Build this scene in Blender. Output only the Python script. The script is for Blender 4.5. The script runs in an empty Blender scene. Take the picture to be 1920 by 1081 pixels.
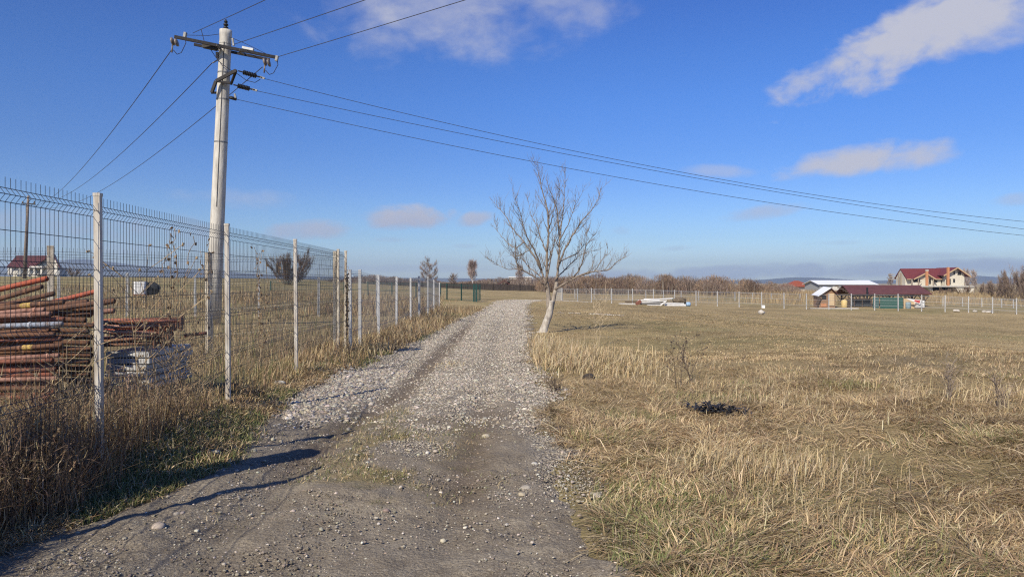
import bpy, bmesh, math, random
import numpy as np
from mathutils import Vector, Matrix, Quaternion
random.seed(7)
rng = np.random.default_rng(11)
R = math.radians
S = bpy.context.scene
COL = S.collection

# ------------------------------------------------------------------ camera
F = 1350.0          # focal length in photo pixels (1920 wide)
EYE = 1.6
HORIZ = 530.0
cam = bpy.data.cameras.new('camera')
cam.sensor_width = 36.0
cam.lens = 36.0 * F / 1920.0
cam.shift_y = (HORIZ - 540.5) / 1920.0
cam.clip_start = 0.05
cam.clip_end = 30000
camo = bpy.data.objects.new('camera', cam)
camo.location = (0, 0, EYE)
camo.rotation_euler = (R(90), 0, 0)
COL.objects.link(camo)
S.camera = camo

S.cycles.use_denoising = False
S.cycles.adaptive_threshold = 0.004
S.cycles.pixel_filter_type = 'BLACKMAN_HARRIS'
S.cycles.filter_width = 1.2

# ------------------------------------------------------------------ light
SUN_EL, SUN_AZ = 39.5, 32.0       # shadows run towards +x +y
S.view_settings.view_transform = 'Standard'
S.view_settings.look = 'None'
S.view_settings.gamma = 1.0
S.view_settings.exposure = 0.35
sl = bpy.data.lights.new('sun', 'SUN')
sl.energy = 4.6
sl.angle = R(0.5)
sl.color = (1.0, 0.91, 0.76)
slo = bpy.data.objects.new('sun', sl)
d = Vector((math.sin(R(SUN_AZ)) * math.cos(R(SUN_EL)), math.cos(R(SUN_AZ)) * math.cos(R(SUN_EL)), -math.sin(R(SUN_EL))))
slo.rotation_euler = d.to_track_quat('-Z', 'Y').to_euler()
slo.location = (-20, -20, 30)
COL.objects.link(slo)

W = bpy.data.worlds.new('World')
S.world = W
W.use_nodes = True
nt = W.node_tree
nt.nodes.clear()
def N(tree, typ, **kw):
    n = tree.nodes.new(typ)
    for k, v in kw.items():
        setattr(n, k, v)
    return n
def mth(tree, op, a, b=None, c=None, clamp=False):
    n = tree.nodes.new('ShaderNodeMath'); n.operation = op; n.use_clamp = clamp
    for i, v in enumerate((a, b, c)):
        if v is None: continue
        if isinstance(v, (int, float)): n.inputs[i].default_value = v
        else: tree.links.new(v, n.inputs[i])
    return n.outputs[0]
sky = N(nt, 'ShaderNodeTexSky', sky_type='NISHITA', sun_disc=False)
sky.sun_elevation = R(SUN_EL)
sky.sun_rotation = R(180 + SUN_AZ)
sky.altitude = 400
sky.air_density = 1.0
sky.dust_density = 0.6
sky.ozone_density = 2.5
hs = N(nt, 'ShaderNodeHueSaturation')
hs.inputs['Hue'].default_value = 0.508
hs.inputs['Saturation'].default_value = 1.3
hs.inputs['Value'].default_value = 1.0
nt.links.new(sky.outputs[0], hs.inputs['Color'])
tc = N(nt, 'ShaderNodeTexCoord')
sep = N(nt, 'ShaderNodeSeparateXYZ')
nt.links.new(tc.outputs['Generated'], sep.inputs[0])
AZ = mth(nt, 'ARCTAN2', sep.outputs[0], sep.outputs[1])
EL = mth(nt, 'ARCSINE', sep.outputs[2])
# deeper blue overhead, paler low down, as in this winter sky
srp = N(nt, 'ShaderNodeValToRGB'); se = srp.color_ramp.elements
SKYT = [(0.0486, (0.5461, 0.6121, 0.758)), (0.0842, (0.5106, 0.5832, 0.744)), (0.1343, (0.4322, 0.5229, 0.6839)), (0.2819, (0.3763, 0.4704, 0.667)), (0.3848, (0.3623, 0.465, 0.6611)), (0.5444, (0.3814, 0.4955, 0.6938)), (0.6601, (0.3907, 0.4952, 0.6892)), (0.798, (0.3818, 0.4662, 0.6766))]
while len(se) < len(SKYT): se.new(.5)
for k_, (pp, cc) in zip(se, SKYT): k_.position = pp; k_.color = (*cc, 1)
nt.links.new(mth(nt, 'MULTIPLY', EL, 1 / .45), srp.inputs[0])
sm = N(nt, 'ShaderNodeVectorMath', operation='MULTIPLY'); nt.links.new(hs.outputs[0], sm.inputs[0]); nt.links.new(srp.outputs[0], sm.inputs[1])
azf = N(nt, 'ShaderNodeMapRange'); nt.links.new(AZ, azf.inputs[0])
azf.inputs[1].default_value = -.62; azf.inputs[2].default_value = .1; azf.inputs[3].default_value = .86 / .62; azf.inputs[4].default_value = 1 / .62
sm2 = N(nt, 'ShaderNodeVectorMath', operation='SCALE'); nt.links.new(sm.outputs[0], sm2.inputs[0]); nt.links.new(azf.outputs[0], sm2.inputs['Scale'])
SKYC = sm2.outputs[0]
# noise over the directions of the sky
comb = N(nt, 'ShaderNodeCombineXYZ')
nt.links.new(AZ, comb.inputs[0]); nt.links.new(EL, comb.inputs[1])
cmap = N(nt, 'ShaderNodeMapping'); cmap.inputs['Scale'].default_value = (1.0, 1.7, 1.0)
cmap.inputs['Rotation'].default_value = (0, 0, R(-12))
nt.links.new(comb.outputs[0], cmap.inputs[0])
cn = N(nt, 'ShaderNodeTexNoise'); cn.inputs['Scale'].default_value = 11; cn.inputs['Detail'].default_value = 9
cn.inputs['Roughness'].default_value = 0.58; cn.inputs['Distortion'].default_value = 0.35
nt.links.new(cmap.outputs[0], cn.inputs['Vector'])
cn2 = N(nt, 'ShaderNodeTexNoise'); cn2.inputs['Scale'].default_value = 30; cn2.inputs['Detail'].default_value = 6
nt.links.new(cmap.outputs[0], cn2.inputs['Vector'])
nz = mth(nt, 'ADD', mth(nt, 'MULTIPLY', mth(nt, 'SUBTRACT', cn.outputs[0], 0.5), 2.3),
         mth(nt, 'MULTIPLY', mth(nt, 'SUBTRACT', cn2.outputs[0], 0.5), 0.7))
# x, y, half width, half height (photo pixels), tilt, opacity, softness
CLOUDS = [(830, 15, 330, 125, 0, .82, 1.2), (1050, 0, 170, 90, 0, .65, 1.2),
          (1760, 52, 300, 66, 19, .95, .5), (1870, 15, 220, 85, 12, .85, .7), (1585, 115, 135, 36, 24, .9, .6),
          (1575, 304, 115, 33, 8, .95, .6), (1725, 290, 80, 30, 6, .85, .7), (1355, 320, 85, 15, -4, .45, .8),
          (1435, 397, 90, 17, 7, .6, .7), (765, 409, 112, 30, 0, 1, .5), (888, 411, 48, 18, 14, .85, .6),
          (575, 430, 110, 22, 6, .8, .7), (450, 372, 120, 24, 0, .45, .9), (180, 432, 280, 46, -2, .65, .9),
          (1905, 374, 45, 14, 5, .45, .8), (735, 449, 45, 7, 0, .3, .8), (875, 461, 35, 7, 0, .3, .8), (1165, 432, 26, 12, 0, .3, .8),
          (1560, 506, 520, 17, 1, .62, .6), (1250, 515, 300, 14, 0, .5, .8), (760, 503, 330, 10, 0, .35, .8), (1270, 465, 50, 7, 3, .3, .8), (1690, 480, 130, 8, 0, .4, .8), (1560, 455, 60, 6, 0, .2, .8)]
total = None
for (cx, cy, rx, ry, tilt, op, soft) in CLOUDS:
    az = math.atan((cx - 960) / F); el = math.atan((HORIZ - cy) / F * math.cos(az))
    da = mth(nt, 'SUBTRACT', AZ, az); de = mth(nt, 'SUBTRACT', EL, el)
    c, s = math.cos(R(tilt)), math.sin(R(tilt))
    u = mth(nt, 'ADD', mth(nt, 'MULTIPLY', da, c / (rx / F)), mth(nt, 'MULTIPLY', de, s / (rx / F)))
    v = mth(nt, 'ADD', mth(nt, 'MULTIPLY', da, -s / (ry / F)), mth(nt, 'MULTIPLY', de, c / (ry / F)))
    r2 = mth(nt, 'ADD', mth(nt, 'MULTIPLY', u, u), mth(nt, 'MULTIPLY', v, v))
    val = mth(nt, 'ADD', mth(nt, 'SUBTRACT', 0.75, r2), nz)
    mr = N(nt, 'ShaderNodeMapRange', interpolation_type='SMOOTHSTEP')
    nt.links.new(val, mr.inputs[0])
    mr.inputs[1].default_value = -0.1; mr.inputs[2].default_value = soft * 1.3
    mr.inputs[3].default_value = 0; mr.inputs[4].default_value = op
    lim = N(nt, 'ShaderNodeMapRange', interpolation_type='SMOOTHSTEP')
    nt.links.new(r2, lim.inputs[0])
    lim.inputs[1].default_value = 2.6; lim.inputs[2].default_value = 0.6
    lim.inputs[3].default_value = 0; lim.inputs[4].default_value = 1
    o = mth(nt, 'MULTIPLY', mr.outputs[0], lim.outputs[0])
    total = o if total is None else mth(nt, 'MAXIMUM', total, o)
ramp = N(nt, 'ShaderNodeValToRGB')       # grey mauve low clouds, paler high ones
ramp.color_ramp.elements[0].position = 0.0; ramp.color_ramp.elements[0].color = (.30, .37, .56, 1)
ramp.color_ramp.elements[1].position = 0.13; ramp.color_ramp.elements[1].color = (.52, .525, .60, 1)
nt.links.new(mth(nt, 'ADD', EL, mth(nt, 'MULTIPLY', mth(nt, 'SUBTRACT', cn.outputs[0], .5), .12)), ramp.inputs[0])
csc = N(nt, 'ShaderNodeVectorMath', operation='SCALE'); csc.inputs['Scale'].default_value = 8.6
nt.links.new(ramp.outputs[0], csc.inputs[0])
mx = N(nt, 'ShaderNodeMix', data_type='RGBA')
nt.links.new(total, mx.inputs[0]); nt.links.new(SKYC, mx.inputs[6]); nt.links.new(csc.outputs[0], mx.inputs[7])
bg = N(nt, 'ShaderNodeBackground'); bg.inputs['Strength'].default_value = 0.10
nt.links.new(mx.outputs[2], bg.inputs['Color'])
wo = N(nt, 'ShaderNodeOutputWorld'); nt.links.new(bg.outputs[0], wo.inputs['Surface'])

# ------------------------------------------------------------------ helpers
def P(x, y, Y):
    """point at photo pixel (x, y) at distance Y along the view"""
    return Vector(((x - 960.0) / F * Y, Y, EYE + (HORIZ - y) / F * Y))
def PX(x, Y): return (x - 960.0) / F * Y

def hsh(ix, iy, seed):
    h = (ix.astype(np.int64) * 374761393 + iy.astype(np.int64) * 668265263 + seed * 974634777) & 0xffffffff
    h = ((h ^ (h >> 13)) * 1274126177) & 0xffffffff
    return ((h ^ (h >> 16)) & 0xffff) / 65535.0
def vn(x, y, seed=0):
    x = np.asarray(x, float); y = np.asarray(y, float)
    ix = np.floor(x); iy = np.floor(y); fx = x - ix; fy = y - iy
    fx = fx * fx * (3 - 2 * fx); fy = fy * fy * (3 - 2 * fy)
    a = hsh(ix, iy, seed); b = hsh(ix + 1, iy, seed); c = hsh(ix, iy + 1, seed); e = hsh(ix + 1, iy + 1, seed)
    return (a + (b - a) * fx) * (1 - fy) + (c + (e - c) * fx) * fy
def fbm(x, y, seed=0, o=4):
    t = 0; amp = .5
    for i in range(o):
        t = t + amp * vn(np.asarray(x) * 2 ** i, np.asarray(y) * 2 ** i, seed + i); amp *= .5
    return t
def sst(a, b, x):
    t = np.clip((np.asarray(x, float) - a) / (b - a), 0, 1); return t * t * (3 - 2 * t)

# ---- terrain: smooth surface through surveyed points
CTL = [(x, y, 0.0) for x in (-3, 0, 4) for y in (-8, 3, 9, 16)] + [(-9, 8, .3), (-10, 0, .2), (10, 6, 0), (12, 16, -.05), (7, 26, -.02), (16, -6, 0)]
for (px_, py_, Y) in [(1020, 623, 23.5), (955, 581, 42), (950, 567, 58), (1050, 563, 66), (1109, 567, 88), (1306, 573, 85), (1512, 579.5, 82), (1906, 588, 76), (1700, 640, 32),
                      (238, 596, 28.5), (597, 596, 30.5), (400, 612, 22), (60, 560, 45), (240, 520, 120), (30, 518, 130), (60, 518.5, 165), (440, 524, 120), (580, 530, 120), (750, 536, 120), (860, 541, 130), (905, 543.5, 150), (1003, 545.5, 150),
                      (1100, 549, 150), (1250, 551, 140), (1400, 553, 140), (1560, 556, 125), (1740, 558, 130), (1680, 549, 215), (1820, 549, 215), (1910, 557, 130), (1560, 547, 250), (1000, 538, 330), (300, 521, 260), (500, 522, 300), (1300, 540, 400), (1800, 541, 420), (2300, 590, 90), (-300, 522, 90), (-300, 600, 25), (2300, 760, 14)]:
    v = P(px_, py_, Y); CTL.append((v.x, v.y, v.z))
CTL = np.array(CTL)
def tcoord(x, y):
    y = np.clip(y, -8, 420.) + 30.
    return np.clip(x / y, -1.3, 1.3) * 3.0, np.log(y) * 1.6
cu, cv = tcoord(CTL[:, 0], CTL[:, 1])
def tps(r2): return np.where(r2 > 1e-12, .5 * r2 * np.log(np.maximum(r2, 1e-12)), 0)
n_ = len(CTL)
A = np.zeros((n_ + 3, n_ + 3))
A[:n_, :n_] = tps((cu[:, None] - cu[None]) ** 2 + (cv[:, None] - cv[None]) ** 2) + np.eye(n_) * 2e-3
A[:n_, n_] = 1; A[:n_, n_ + 1] = cu; A[:n_, n_ + 2] = cv
A[n_:, :n_] = A[:n_, n_:].T
coef = np.linalg.solve(A, np.concatenate([CTL[:, 2], np.zeros(3)]))
def zbase(x, y):
    u, v = tcoord(x, y)
    z = coef[n_] + coef[n_ + 1] * u + coef[n_ + 2] * v
    for i in range(n_):
        z = z + coef[i] * tps((u - cu[i]) ** 2 + (v - cv[i]) ** 2)
    return np.clip(z, -4, 9)
# road edges
RY = np.array([-12, 2.5, 3.9, 5.1, 6.75, 8.6, 10.8, 12.7, 18, 24, 31, 43, 52, 58, 62, 66])
RLX = np.array([-3.5, -3.45, -3.35, -3.0, -2.62, -2.95, -3.35, -3.05, -2.75, -2.55, -2.3, -1.6, -1.35, -1.25, -1.0, 0.4])
RRX = np.array([.9, .75, .7, .68, .58, .42, .68, .5, .42, .55, .7, .85, 1.0, 1.4, 2.2, 3.4])
def roadL(y): return np.interp(y, RY, RLX)
def roadR(y): return np.interp(y, RY, RRX)
def trackL(y): return -1.9 + .1 * np.clip(np.asarray(y, float) - 8, 0, 2.5)
def fenceX(y): return -3.27 - .035 * (np.asarray(y, float) - 5.75)
def zg(x, y):
    x = np.asarray(x, float); y = np.asarray(y, float)
    z = zbase(x, y)
    h = np.interp(y, [-12, 7, 10, 13, 17, 40, 60], [.22, .22, .19, .14, .08, .06, 0])
    l = roadL(y) + .15; f = np.minimum(fenceX(y) - .1, l - .9)
    z = z + h * sst(0, 1, (l - x) / (l - f)) * (1 - sst(-30, -60, x))
    near = np.exp(-np.maximum(y - 4, 0) / 22)
    z = z + near * ((fbm(x * .9, y * .9, 3, 3) - .45) * .10 + (fbm(x * 3.4, y * 3.4, 9, 3) - .45) * .035)
    onr = sst(0, .4, x - roadL(y)) * sst(0, .4, roadR(y) - x)
    rut = np.exp(-((x + .40) / .2) ** 2) * .045 + np.exp(-((x - trackL(y)) / .22) ** 2) * .05
    z = z - rut * onr * sst(60, 20, y) - .03 * onr
    fld = sst(.3, 1.5, x - roadR(y)) * np.exp(-np.maximum(y - 10, 0) / 30)
    z = z + fld * (fbm(x * .5, y * .5, 21, 2) - .4) * .15
    return z
def g1(x, y): return float(zg(np.array([x]), np.array([y]))[0])

# ---- materials
MATS = {}
def mat(name, col, rough=.8, var=.25, scale=6.0, bump=.0, bscale=40., col2=None, metal=0., stretch=(1, 1, 1), spec=.3):
    if name in MATS: return MATS[name]
    m = bpy.data.materials.new(name); m.use_nodes = True
    t = m.node_tree; b = t.nodes['Principled BSDF']
    b.inputs['Roughness'].default_value = rough; b.inputs['Metallic'].default_value = metal
    b.inputs['Specular IOR Level'].default_value = spec
    tcn = N(t, 'ShaderNodeTexCoord'); mp = N(t, 'ShaderNodeMapping'); mp.inputs['Scale'].default_value = stretch
    t.links.new(tcn.outputs['Object'], mp.inputs[0])
    no = N(t, 'ShaderNodeTexNoise'); no.inputs['Scale'].default_value = scale; no.inputs['Detail'].default_value = 7; no.inputs['Roughness'].default_value = .62
    t.links.new(mp.outputs[0], no.inputs['Vector'])
    rp = N(t, 'ShaderNodeValToRGB')
    c2 = col2 or tuple(c * (1 - var) for c in col)
    c1 = tuple(min(1, c * (1 + var * .5)) for c in col) if col2 is None else col
    rp.color_ramp.elements[0].position = .36; rp.color_ramp.elements[0].color = (*c2, 1)
    rp.color_ramp.elements[1].position = .62; rp.color_ramp.elements[1].color = (*c1, 1)
    t.links.new(no.outputs[0], rp.inputs[0]); t.links.new(rp.outputs[0], b.inputs['Base Color'])
    if bump > 0:
        n2 = N(t, 'ShaderNodeTexNoise'); n2.inputs['Scale'].default_value = bscale; n2.inputs['Detail'].default_value = 5
        t.links.new(mp.outputs[0], n2.inputs['Vector'])
        bp = N(t, 'ShaderNodeBump'); bp.inputs['Strength'].default_value = bump; bp.inputs['Distance'].default_value = .02
        t.links.new(n2.outputs[0], bp.inputs['Height']); t.links.new(bp.outputs[0], b.inputs['Normal'])
    MATS[name] = m
    return m
def leafmat(name, trans=.25, rough=.7):
    m = bpy.data.materials.new(name); m.use_nodes = True; t = m.node_tree; t.nodes.clear()
    at = N(t, 'ShaderNodeAttribute', attribute_name='Col')
    df = N(t, 'ShaderNodeBsdfPrincipled'); df.inputs['Roughness'].default_value = rough; df.inputs['Specular IOR Level'].default_value = .25
    tr = N(t, 'ShaderNodeBsdfTranslucent'); mxs = N(t, 'ShaderNodeMixShader'); mxs.inputs[0].default_value = trans
    t.links.new(at.outputs['Color'], df.inputs['Base Color']); t.links.new(at.outputs['Color'], tr.inputs['Color'])
    t.links.new(df.outputs[0], mxs.inputs[1]); t.links.new(tr.outputs[0], mxs.inputs[2])
    o = N(t, 'ShaderNodeOutputMaterial'); t.links.new(mxs.outputs[0], o.inputs['Surface'])
    MATS[name] = m
    return m

def tag(o, label=None, cat=None, group=None, kind=None):
    if label: o['label'] = label
    if cat: o['category'] = cat
    if group: o['group'] = group
    if kind: o['kind'] = kind
    return o
def root(name, loc, label, cat, group=None):
    o = bpy.data.objects.new(name, None); o.location = loc; o.empty_display_size = .2
    COL.objects.link(o)
    return tag(o, label, cat, group)
def wloc(o):
    v = Vector((0, 0, 0))
    while o is not None:
        v += o.location; o = o.parent
    return v

class MB:
    def __init__(s): s.v = []; s.f = []
    def add(s, vs, fs):
        n = len(s.v); s.v += [tuple(p) for p in vs]; s.f += [tuple(i + n for i in f) for f in fs]; return s
    def hexa(s, p):   # 4 bottom, 4 top
        return s.add(p, [(3, 2, 1, 0), (4, 5, 6, 7), (0, 1, 5, 4), (1, 2, 6, 5), (2, 3, 7, 6), (3, 0, 4, 7)])
    def box(s, x0, x1, y0, y1, z0, z1):
        return s.hexa([(x0, y0, z0), (x1, y0, z0), (x1, y1, z0), (x0, y1, z0), (x0, y0, z1), (x1, y0, z1), (x1, y1, z1), (x0, y1, z1)])
    def obox(s, c, size, rz=0., ry=0., rx=0.):
        M = Matrix.Translation(c) @ Matrix.Rotation(rz, 4, 'Z') @ Matrix.Rotation(ry, 4, 'Y') @ Matrix.Rotation(rx, 4, 'X')
        a, b, e = (k / 2 for k in size)
        return s.hexa([M @ Vector(q) for q in [(-a, -b, -e), (a, -b, -e), (a, b, -e), (-a, b, -e), (-a, -b, e), (a, -b, e), (a, b, e), (-a, b, e)]])
    def bar(s, p, q, w, h=None):
        h = h or w; p = Vector(p); q = Vector(q); t = (q - p).normalized()
        u = t.cross(Vector((0, 0, 1)))
        if u.length < 1e-3: u = Vector((1, 0, 0))
        u.normalize(); n = u.cross(t)
        u *= w / 2; n *= h / 2
        return s.hexa([p - u - n, p + u - n, q + u - n, q - u - n, p - u + n, p + u + n, q + u + n, q - u + n])
    def tube(s, pts, rad, k=6, cap=True):
        pts = [Vector(p) for p in pts]; n0 = len(s.v)
        if not hasattr(rad, '__len__'): rad = [rad] * len(pts)
        ref = None
        for i, p in enumerate(pts):
            t = (pts[min(i + 1, len(pts) - 1)] - pts[max(i - 1, 0)]).normalized()
            if ref is None:
                ref = t.cross(Vector((0.13, 1, .07))) if abs(t.y) < .9 else t.cross(Vector((1, 0, .1)))
            u = (ref - t * ref.dot(t)).normalized(); ref = u; w = t.cross(u)
            for j in range(k):
                a = 2 * math.pi * j / k
                s.v.append(tuple(p + (u * math.cos(a) + w * math.sin(a)) * rad[i]))
        for i in range(len(pts) - 1):
            for j in range(k):
                a = n0 + i * k + j; b = n0 + i * k + (j + 1) % k
                s.f.append((a, b, b + k, a + k))
        if cap:
            s.f.append(tuple(n0 + j for j in range(k))[::-1]); e = n0 + (len(pts) - 1) * k
            s.f.append(tuple(e + j for j in range(k)))
        return s
    def lathe(s, p, q, prof, k=12):
        p = Vector(p); q = Vector(q)
        return s.tube([p.lerp(q, t) for t, r in prof], [r for t, r in prof], k)
    def prism(s, poly, dv):
        n = len(poly); a = [Vector(p) for p in poly]; b = [p + Vector(dv) for p in a]
        return s.add(a + b, [tuple(range(n))[::-1], tuple(range(n, 2 * n))] + [(i, (i + 1) % n, n + (i + 1) % n, n + i) for i in range(n)])
    def build(s, name, m, parent=None, smooth=False, label=None):
        off = wloc(parent) if parent is not None else Vector((0, 0, 0))
        me = bpy.data.meshes.new(name)
        me.from_pydata([(x - off.x, y - off.y, z - off.z) for x, y, z in s.v], [], s.f)
        bm = bmesh.new(); bm.from_mesh(me); bmesh.ops.recalc_face_normals(bm, faces=bm.faces); bm.to_mesh(me); bm.free()
        if smooth:
            me.polygons.foreach_set('use_smooth', [True] * len(me.polygons))
        me.materials.append(m)
        o = bpy.data.objects.new(name, me); COL.objects.link(o)
        if parent is not None: o.parent = parent
        if label: o['label'] = label
        return o
    def solo(s, name, m, loc, label, cat, group=None, smooth=False, kind=None):
        """a thing that is one mesh, its origin at loc"""
        o = s.build(name, m, None, smooth)
        L = Vector(loc)
        o.data.transform(Matrix.Translation(-L)); o.location = L
        return tag(o, label, cat, group, kind)

def npmesh(name, V, T, colors, m, smooth=False, parent=None, kind=None):
    """triangle (or quad) mesh out of numpy arrays with one colour per vertex"""
    if parent is not None: V = V - np.array(wloc(parent))
    me = bpy.data.meshes.new(name)
    k = T.shape[1]
    me.vertices.add(len(V)); me.vertices.foreach_set('co', V.astype(np.float32).ravel())
    me.loops.add(T.size); me.loops.foreach_set('vertex_index', T.astype(np.int32).ravel())
    me.polygons.add(len(T)); me.polygons.foreach_set('loop_start', np.arange(0, T.size, k, dtype=np.int32))
    if smooth: me.polygons.foreach_set('use_smooth', np.ones(len(T), bool))
    me.update(calc_edges=True)
    if colors is not None:
        ca = me.color_attributes.new('Col', 'FLOAT_COLOR', 'POINT')
        c4 = np.ones((len(V), 4), np.float32); c4[:, :colors.shape[1]] = colors
        ca.data.foreach_set('color', c4.ravel())
    me.materials.append(m)
    o = bpy.data.objects.new(name, me); COL.objects.link(o)
    if parent is not None: o.parent = parent
    if kind: o['kind'] = kind
    return o

class Blades:
    """thin bent tapering strips: grass, straw, twigs"""
    def __init__(s): s.V = []; s.C = []; s.n = 0
    def add(s, p, L, w, az, t0, t1, col, tipcol=1.0):
        n = len(p)
        L = np.broadcast_to(L, n); w = np.broadcast_to(w, n); t0 = np.broadcast_to(t0, n); t1 = np.broadcast_to(t1, n)
        d0 = np.stack([np.cos(az) * np.sin(t0), np.sin(az) * np.sin(t0), np.cos(t0)], 1)
        d1 = np.stack([np.cos(az) * np.sin(t1), np.sin(az) * np.sin(t1), np.cos(t1)], 1)
        tw = az + np.pi / 2 + rng.uniform(-.7, .7, n)
        sd = np.stack([np.cos(tw), np.sin(tw), rng.uniform(-.3, .3, n)], 1) * (w / 2)[:, None]
        p1 = p + d0 * (L * .5)[:, None]; p2 = p1 + d1 * (L * .5)[:, None]
        s.V.append(np.stack([p - sd, p + sd, p1 - sd * .85, p1 + sd * .85, p2], 1).reshape(-1, 3))
        s.C.append(np.repeat(col, 5, 0)); s.n += n
    def build(s, name, m, parent=None, kind=None):
        V = np.concatenate(s.V); C = np.concatenate(s.C)
        b = (np.arange(s.n) * 5)[:, None]
        T = np.concatenate([b + np.array([0, 1, 3]), b + np.array([0, 3, 2]), b + np.array([2, 3, 4])], 0)
        return npmesh(name, V, T, C, m, False, parent, kind)
def palette(cols, n, wts=None, jit=.18):
    cols = np.array(cols, float)
    i = rng.choice(len(cols), n, p=None if wts is None else np.array(wts) / np.sum(wts))
    return np.clip(cols[i] * rng.uniform(1 - jit, 1 + jit, (n, 1)) * rng.uniform(.94, 1.06, (n, 3)), 0, 1)
LEAF = leafmat('dry_blade')
TWIG = leafmat('twig', 0.0, .85)
STRAW = [(.56, .435, .24), (.48, .365, .195), (.39, .28, .145), (.63, .51, .31), (.29, .205, .11), (.52, .41, .245)]
GREEN = [(.17, .19, .07), (.21, .22, .085), (.14, .165, .055), (.28, .26, .115)]
BROWN = [(.30, .205, .115), (.24, .16, .088), (.36, .255, .145), (.18, .12, .07)]

# ------------------------------------------------------------------ ground
def ground_sheet():
    ys = list(np.arange(-8, 2.6, .35)); y = 2.6
    while y < 14000:
        ys.append(y); y += max(.05, y * .0125)
    ys = np.array(ys); nx = 400
    t = np.linspace(-1, 1, nx)
    hw = 9 + 1.15 * np.maximum(ys, 0)
    X = t[None] * hw[:, None]; Y = np.repeat(ys[:, None], nx, 1)
    Z = zg(X.ravel(), Y.ravel()).reshape(X.shape)
    Z = Z - .07 * sst(.1, .5, X - roadL(Y)) * sst(.1, .5, roadR(Y) - X) * (Y < 66)
    V = np.stack([X, Y, Z], 2).reshape(-1, 3)
    i = np.arange(len(ys) - 1)[:, None] * nx + np.arange(nx - 1)[None]
    i = i.ravel(); T = np.stack([i, i + 1, i + nx + 1, i + nx], 1)
    x = V[:, 0]; yv = V[:, 1]
    green = sst(.5, .72, fbm(x * .16, yv * .16, 31, 4)) * .75 + sst(.5, .68, fbm(x * .9, yv * .5, 37, 3)) * .4
    verge = sst(.0, -.3, x - roadL(yv)) * sst(-1.6, -.8, x - roadL(yv)) * sst(45, 30, yv)
    nearr = sst(7.5, 4.5, yv) * sst(0, .6, x - roadR(yv)) * sst(3.2, 1.4, x)
    green = np.clip(green * .45 + verge * .75 + nearr * .55 + sst(-5, -40, x) * .25, 0, 1)
    dirt = sst(.55, .7, fbm(x * .7, yv * .7, 41, 3)) * .5 * sst(25, 8, yv) + sst(.35, -.1, np.minimum(np.abs(x - roadL(yv)), np.abs(x - roadR(yv)))) * sst(60, 40, yv) * .8
    C = np.stack([green, np.clip(dirt, 0, 1), sst(90, 140, yv)], 1)
    m = bpy.data.materials.new('meadow_ground'); m.use_nodes = True; t = m.node_tree; b = t.nodes['Principled BSDF']
    b.inputs['Roughness'].default_value = .95; b.inputs['Specular IOR Level'].default_value = .1
    at = N(t, 'ShaderNodeAttribute', attribute_name='Col'); sp = N(t, 'ShaderNodeSeparateColor'); t.links.new(at.outputs['Color'], sp.inputs[0])
    tcn = N(t, 'ShaderNodeTexCoord')
    def noise(sc, det, stretch=None):
        no = N(t, 'ShaderNodeTexNoise'); no.inputs['Scale'].default_value = sc; no.inputs['Detail'].default_value = det; no.inputs['Roughness'].default_value = .65
        t.links.new(tcn.outputs['Object'], no.inputs['Vector']); return no.outputs[0]
    def ramp(f, stops):
        r = N(t, 'ShaderNodeValToRGB'); e = r.color_ramp.elements
        while len(e) < len(stops): e.new(.5)
        for k, (pp, cc) in zip(e, stops): k.position = pp; k.color = (*cc, 1)
        t.links.new(f, r.inputs[0]); return r.outputs[0]
    def mix(f, a, c):
        n = N(t, 'ShaderNodeMix', data_type='RGBA'); t.links.new(f, n.inputs[0])
        t.links.new(a, n.inputs[6]); t.links.new(c, n.inputs[7]); return n.outputs[2]
    straw = ramp(noise(1.3, 9), [(.30, (.19, .135, .07)), (.45, (.33, .245, .125)), (.58, (.43, .325, .17)), (.72, (.52, .41, .235))])
    big = ramp(noise(.13, 8), [(.36, (.17, .135, .07)), (.46, (.27, .21, .108)), (.55, (.36, .28, .145)), (.66, (.43, .335, .18))])
    v1 = N(t, 'ShaderNodeValue'); v1.outputs[0].default_value = .6
    strw = mix(v1.outputs[0], straw, big)
    grn = ramp(noise(3.5, 6), [(.35, (.10, .115, .035)), (.6, (.20, .205, .075))])
    soil = ramp(noise(9, 8), [(.35, (.075, .058, .042)), (.62, (.17, .14, .105))])
    c1 = mix(mth(t, 'MULTIPLY', sp.outputs[0], mth(t, 'ADD', .35, noise(2.2, 6)), clamp=True), strw, grn)
    c2 = mix(sp.outputs[1], c1, soil)
    t.links.new(c2, b.inputs['Base Color'])
    bp = N(t, 'ShaderNodeBump'); bp.inputs['Strength'].default_value = .9; bp.inputs['Distance'].default_value = .06
    t.links.new(mth(t, 'ADD', noise(22, 8), mth(t, 'MULTIPLY', noise(3, 4), 1.5)), bp.inputs['Height']); t.links.new(bp.outputs[0], b.inputs['Normal'])
    tag(npmesh('ground', V, T, C, m, True), kind='structure')
ground_sheet()

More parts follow.
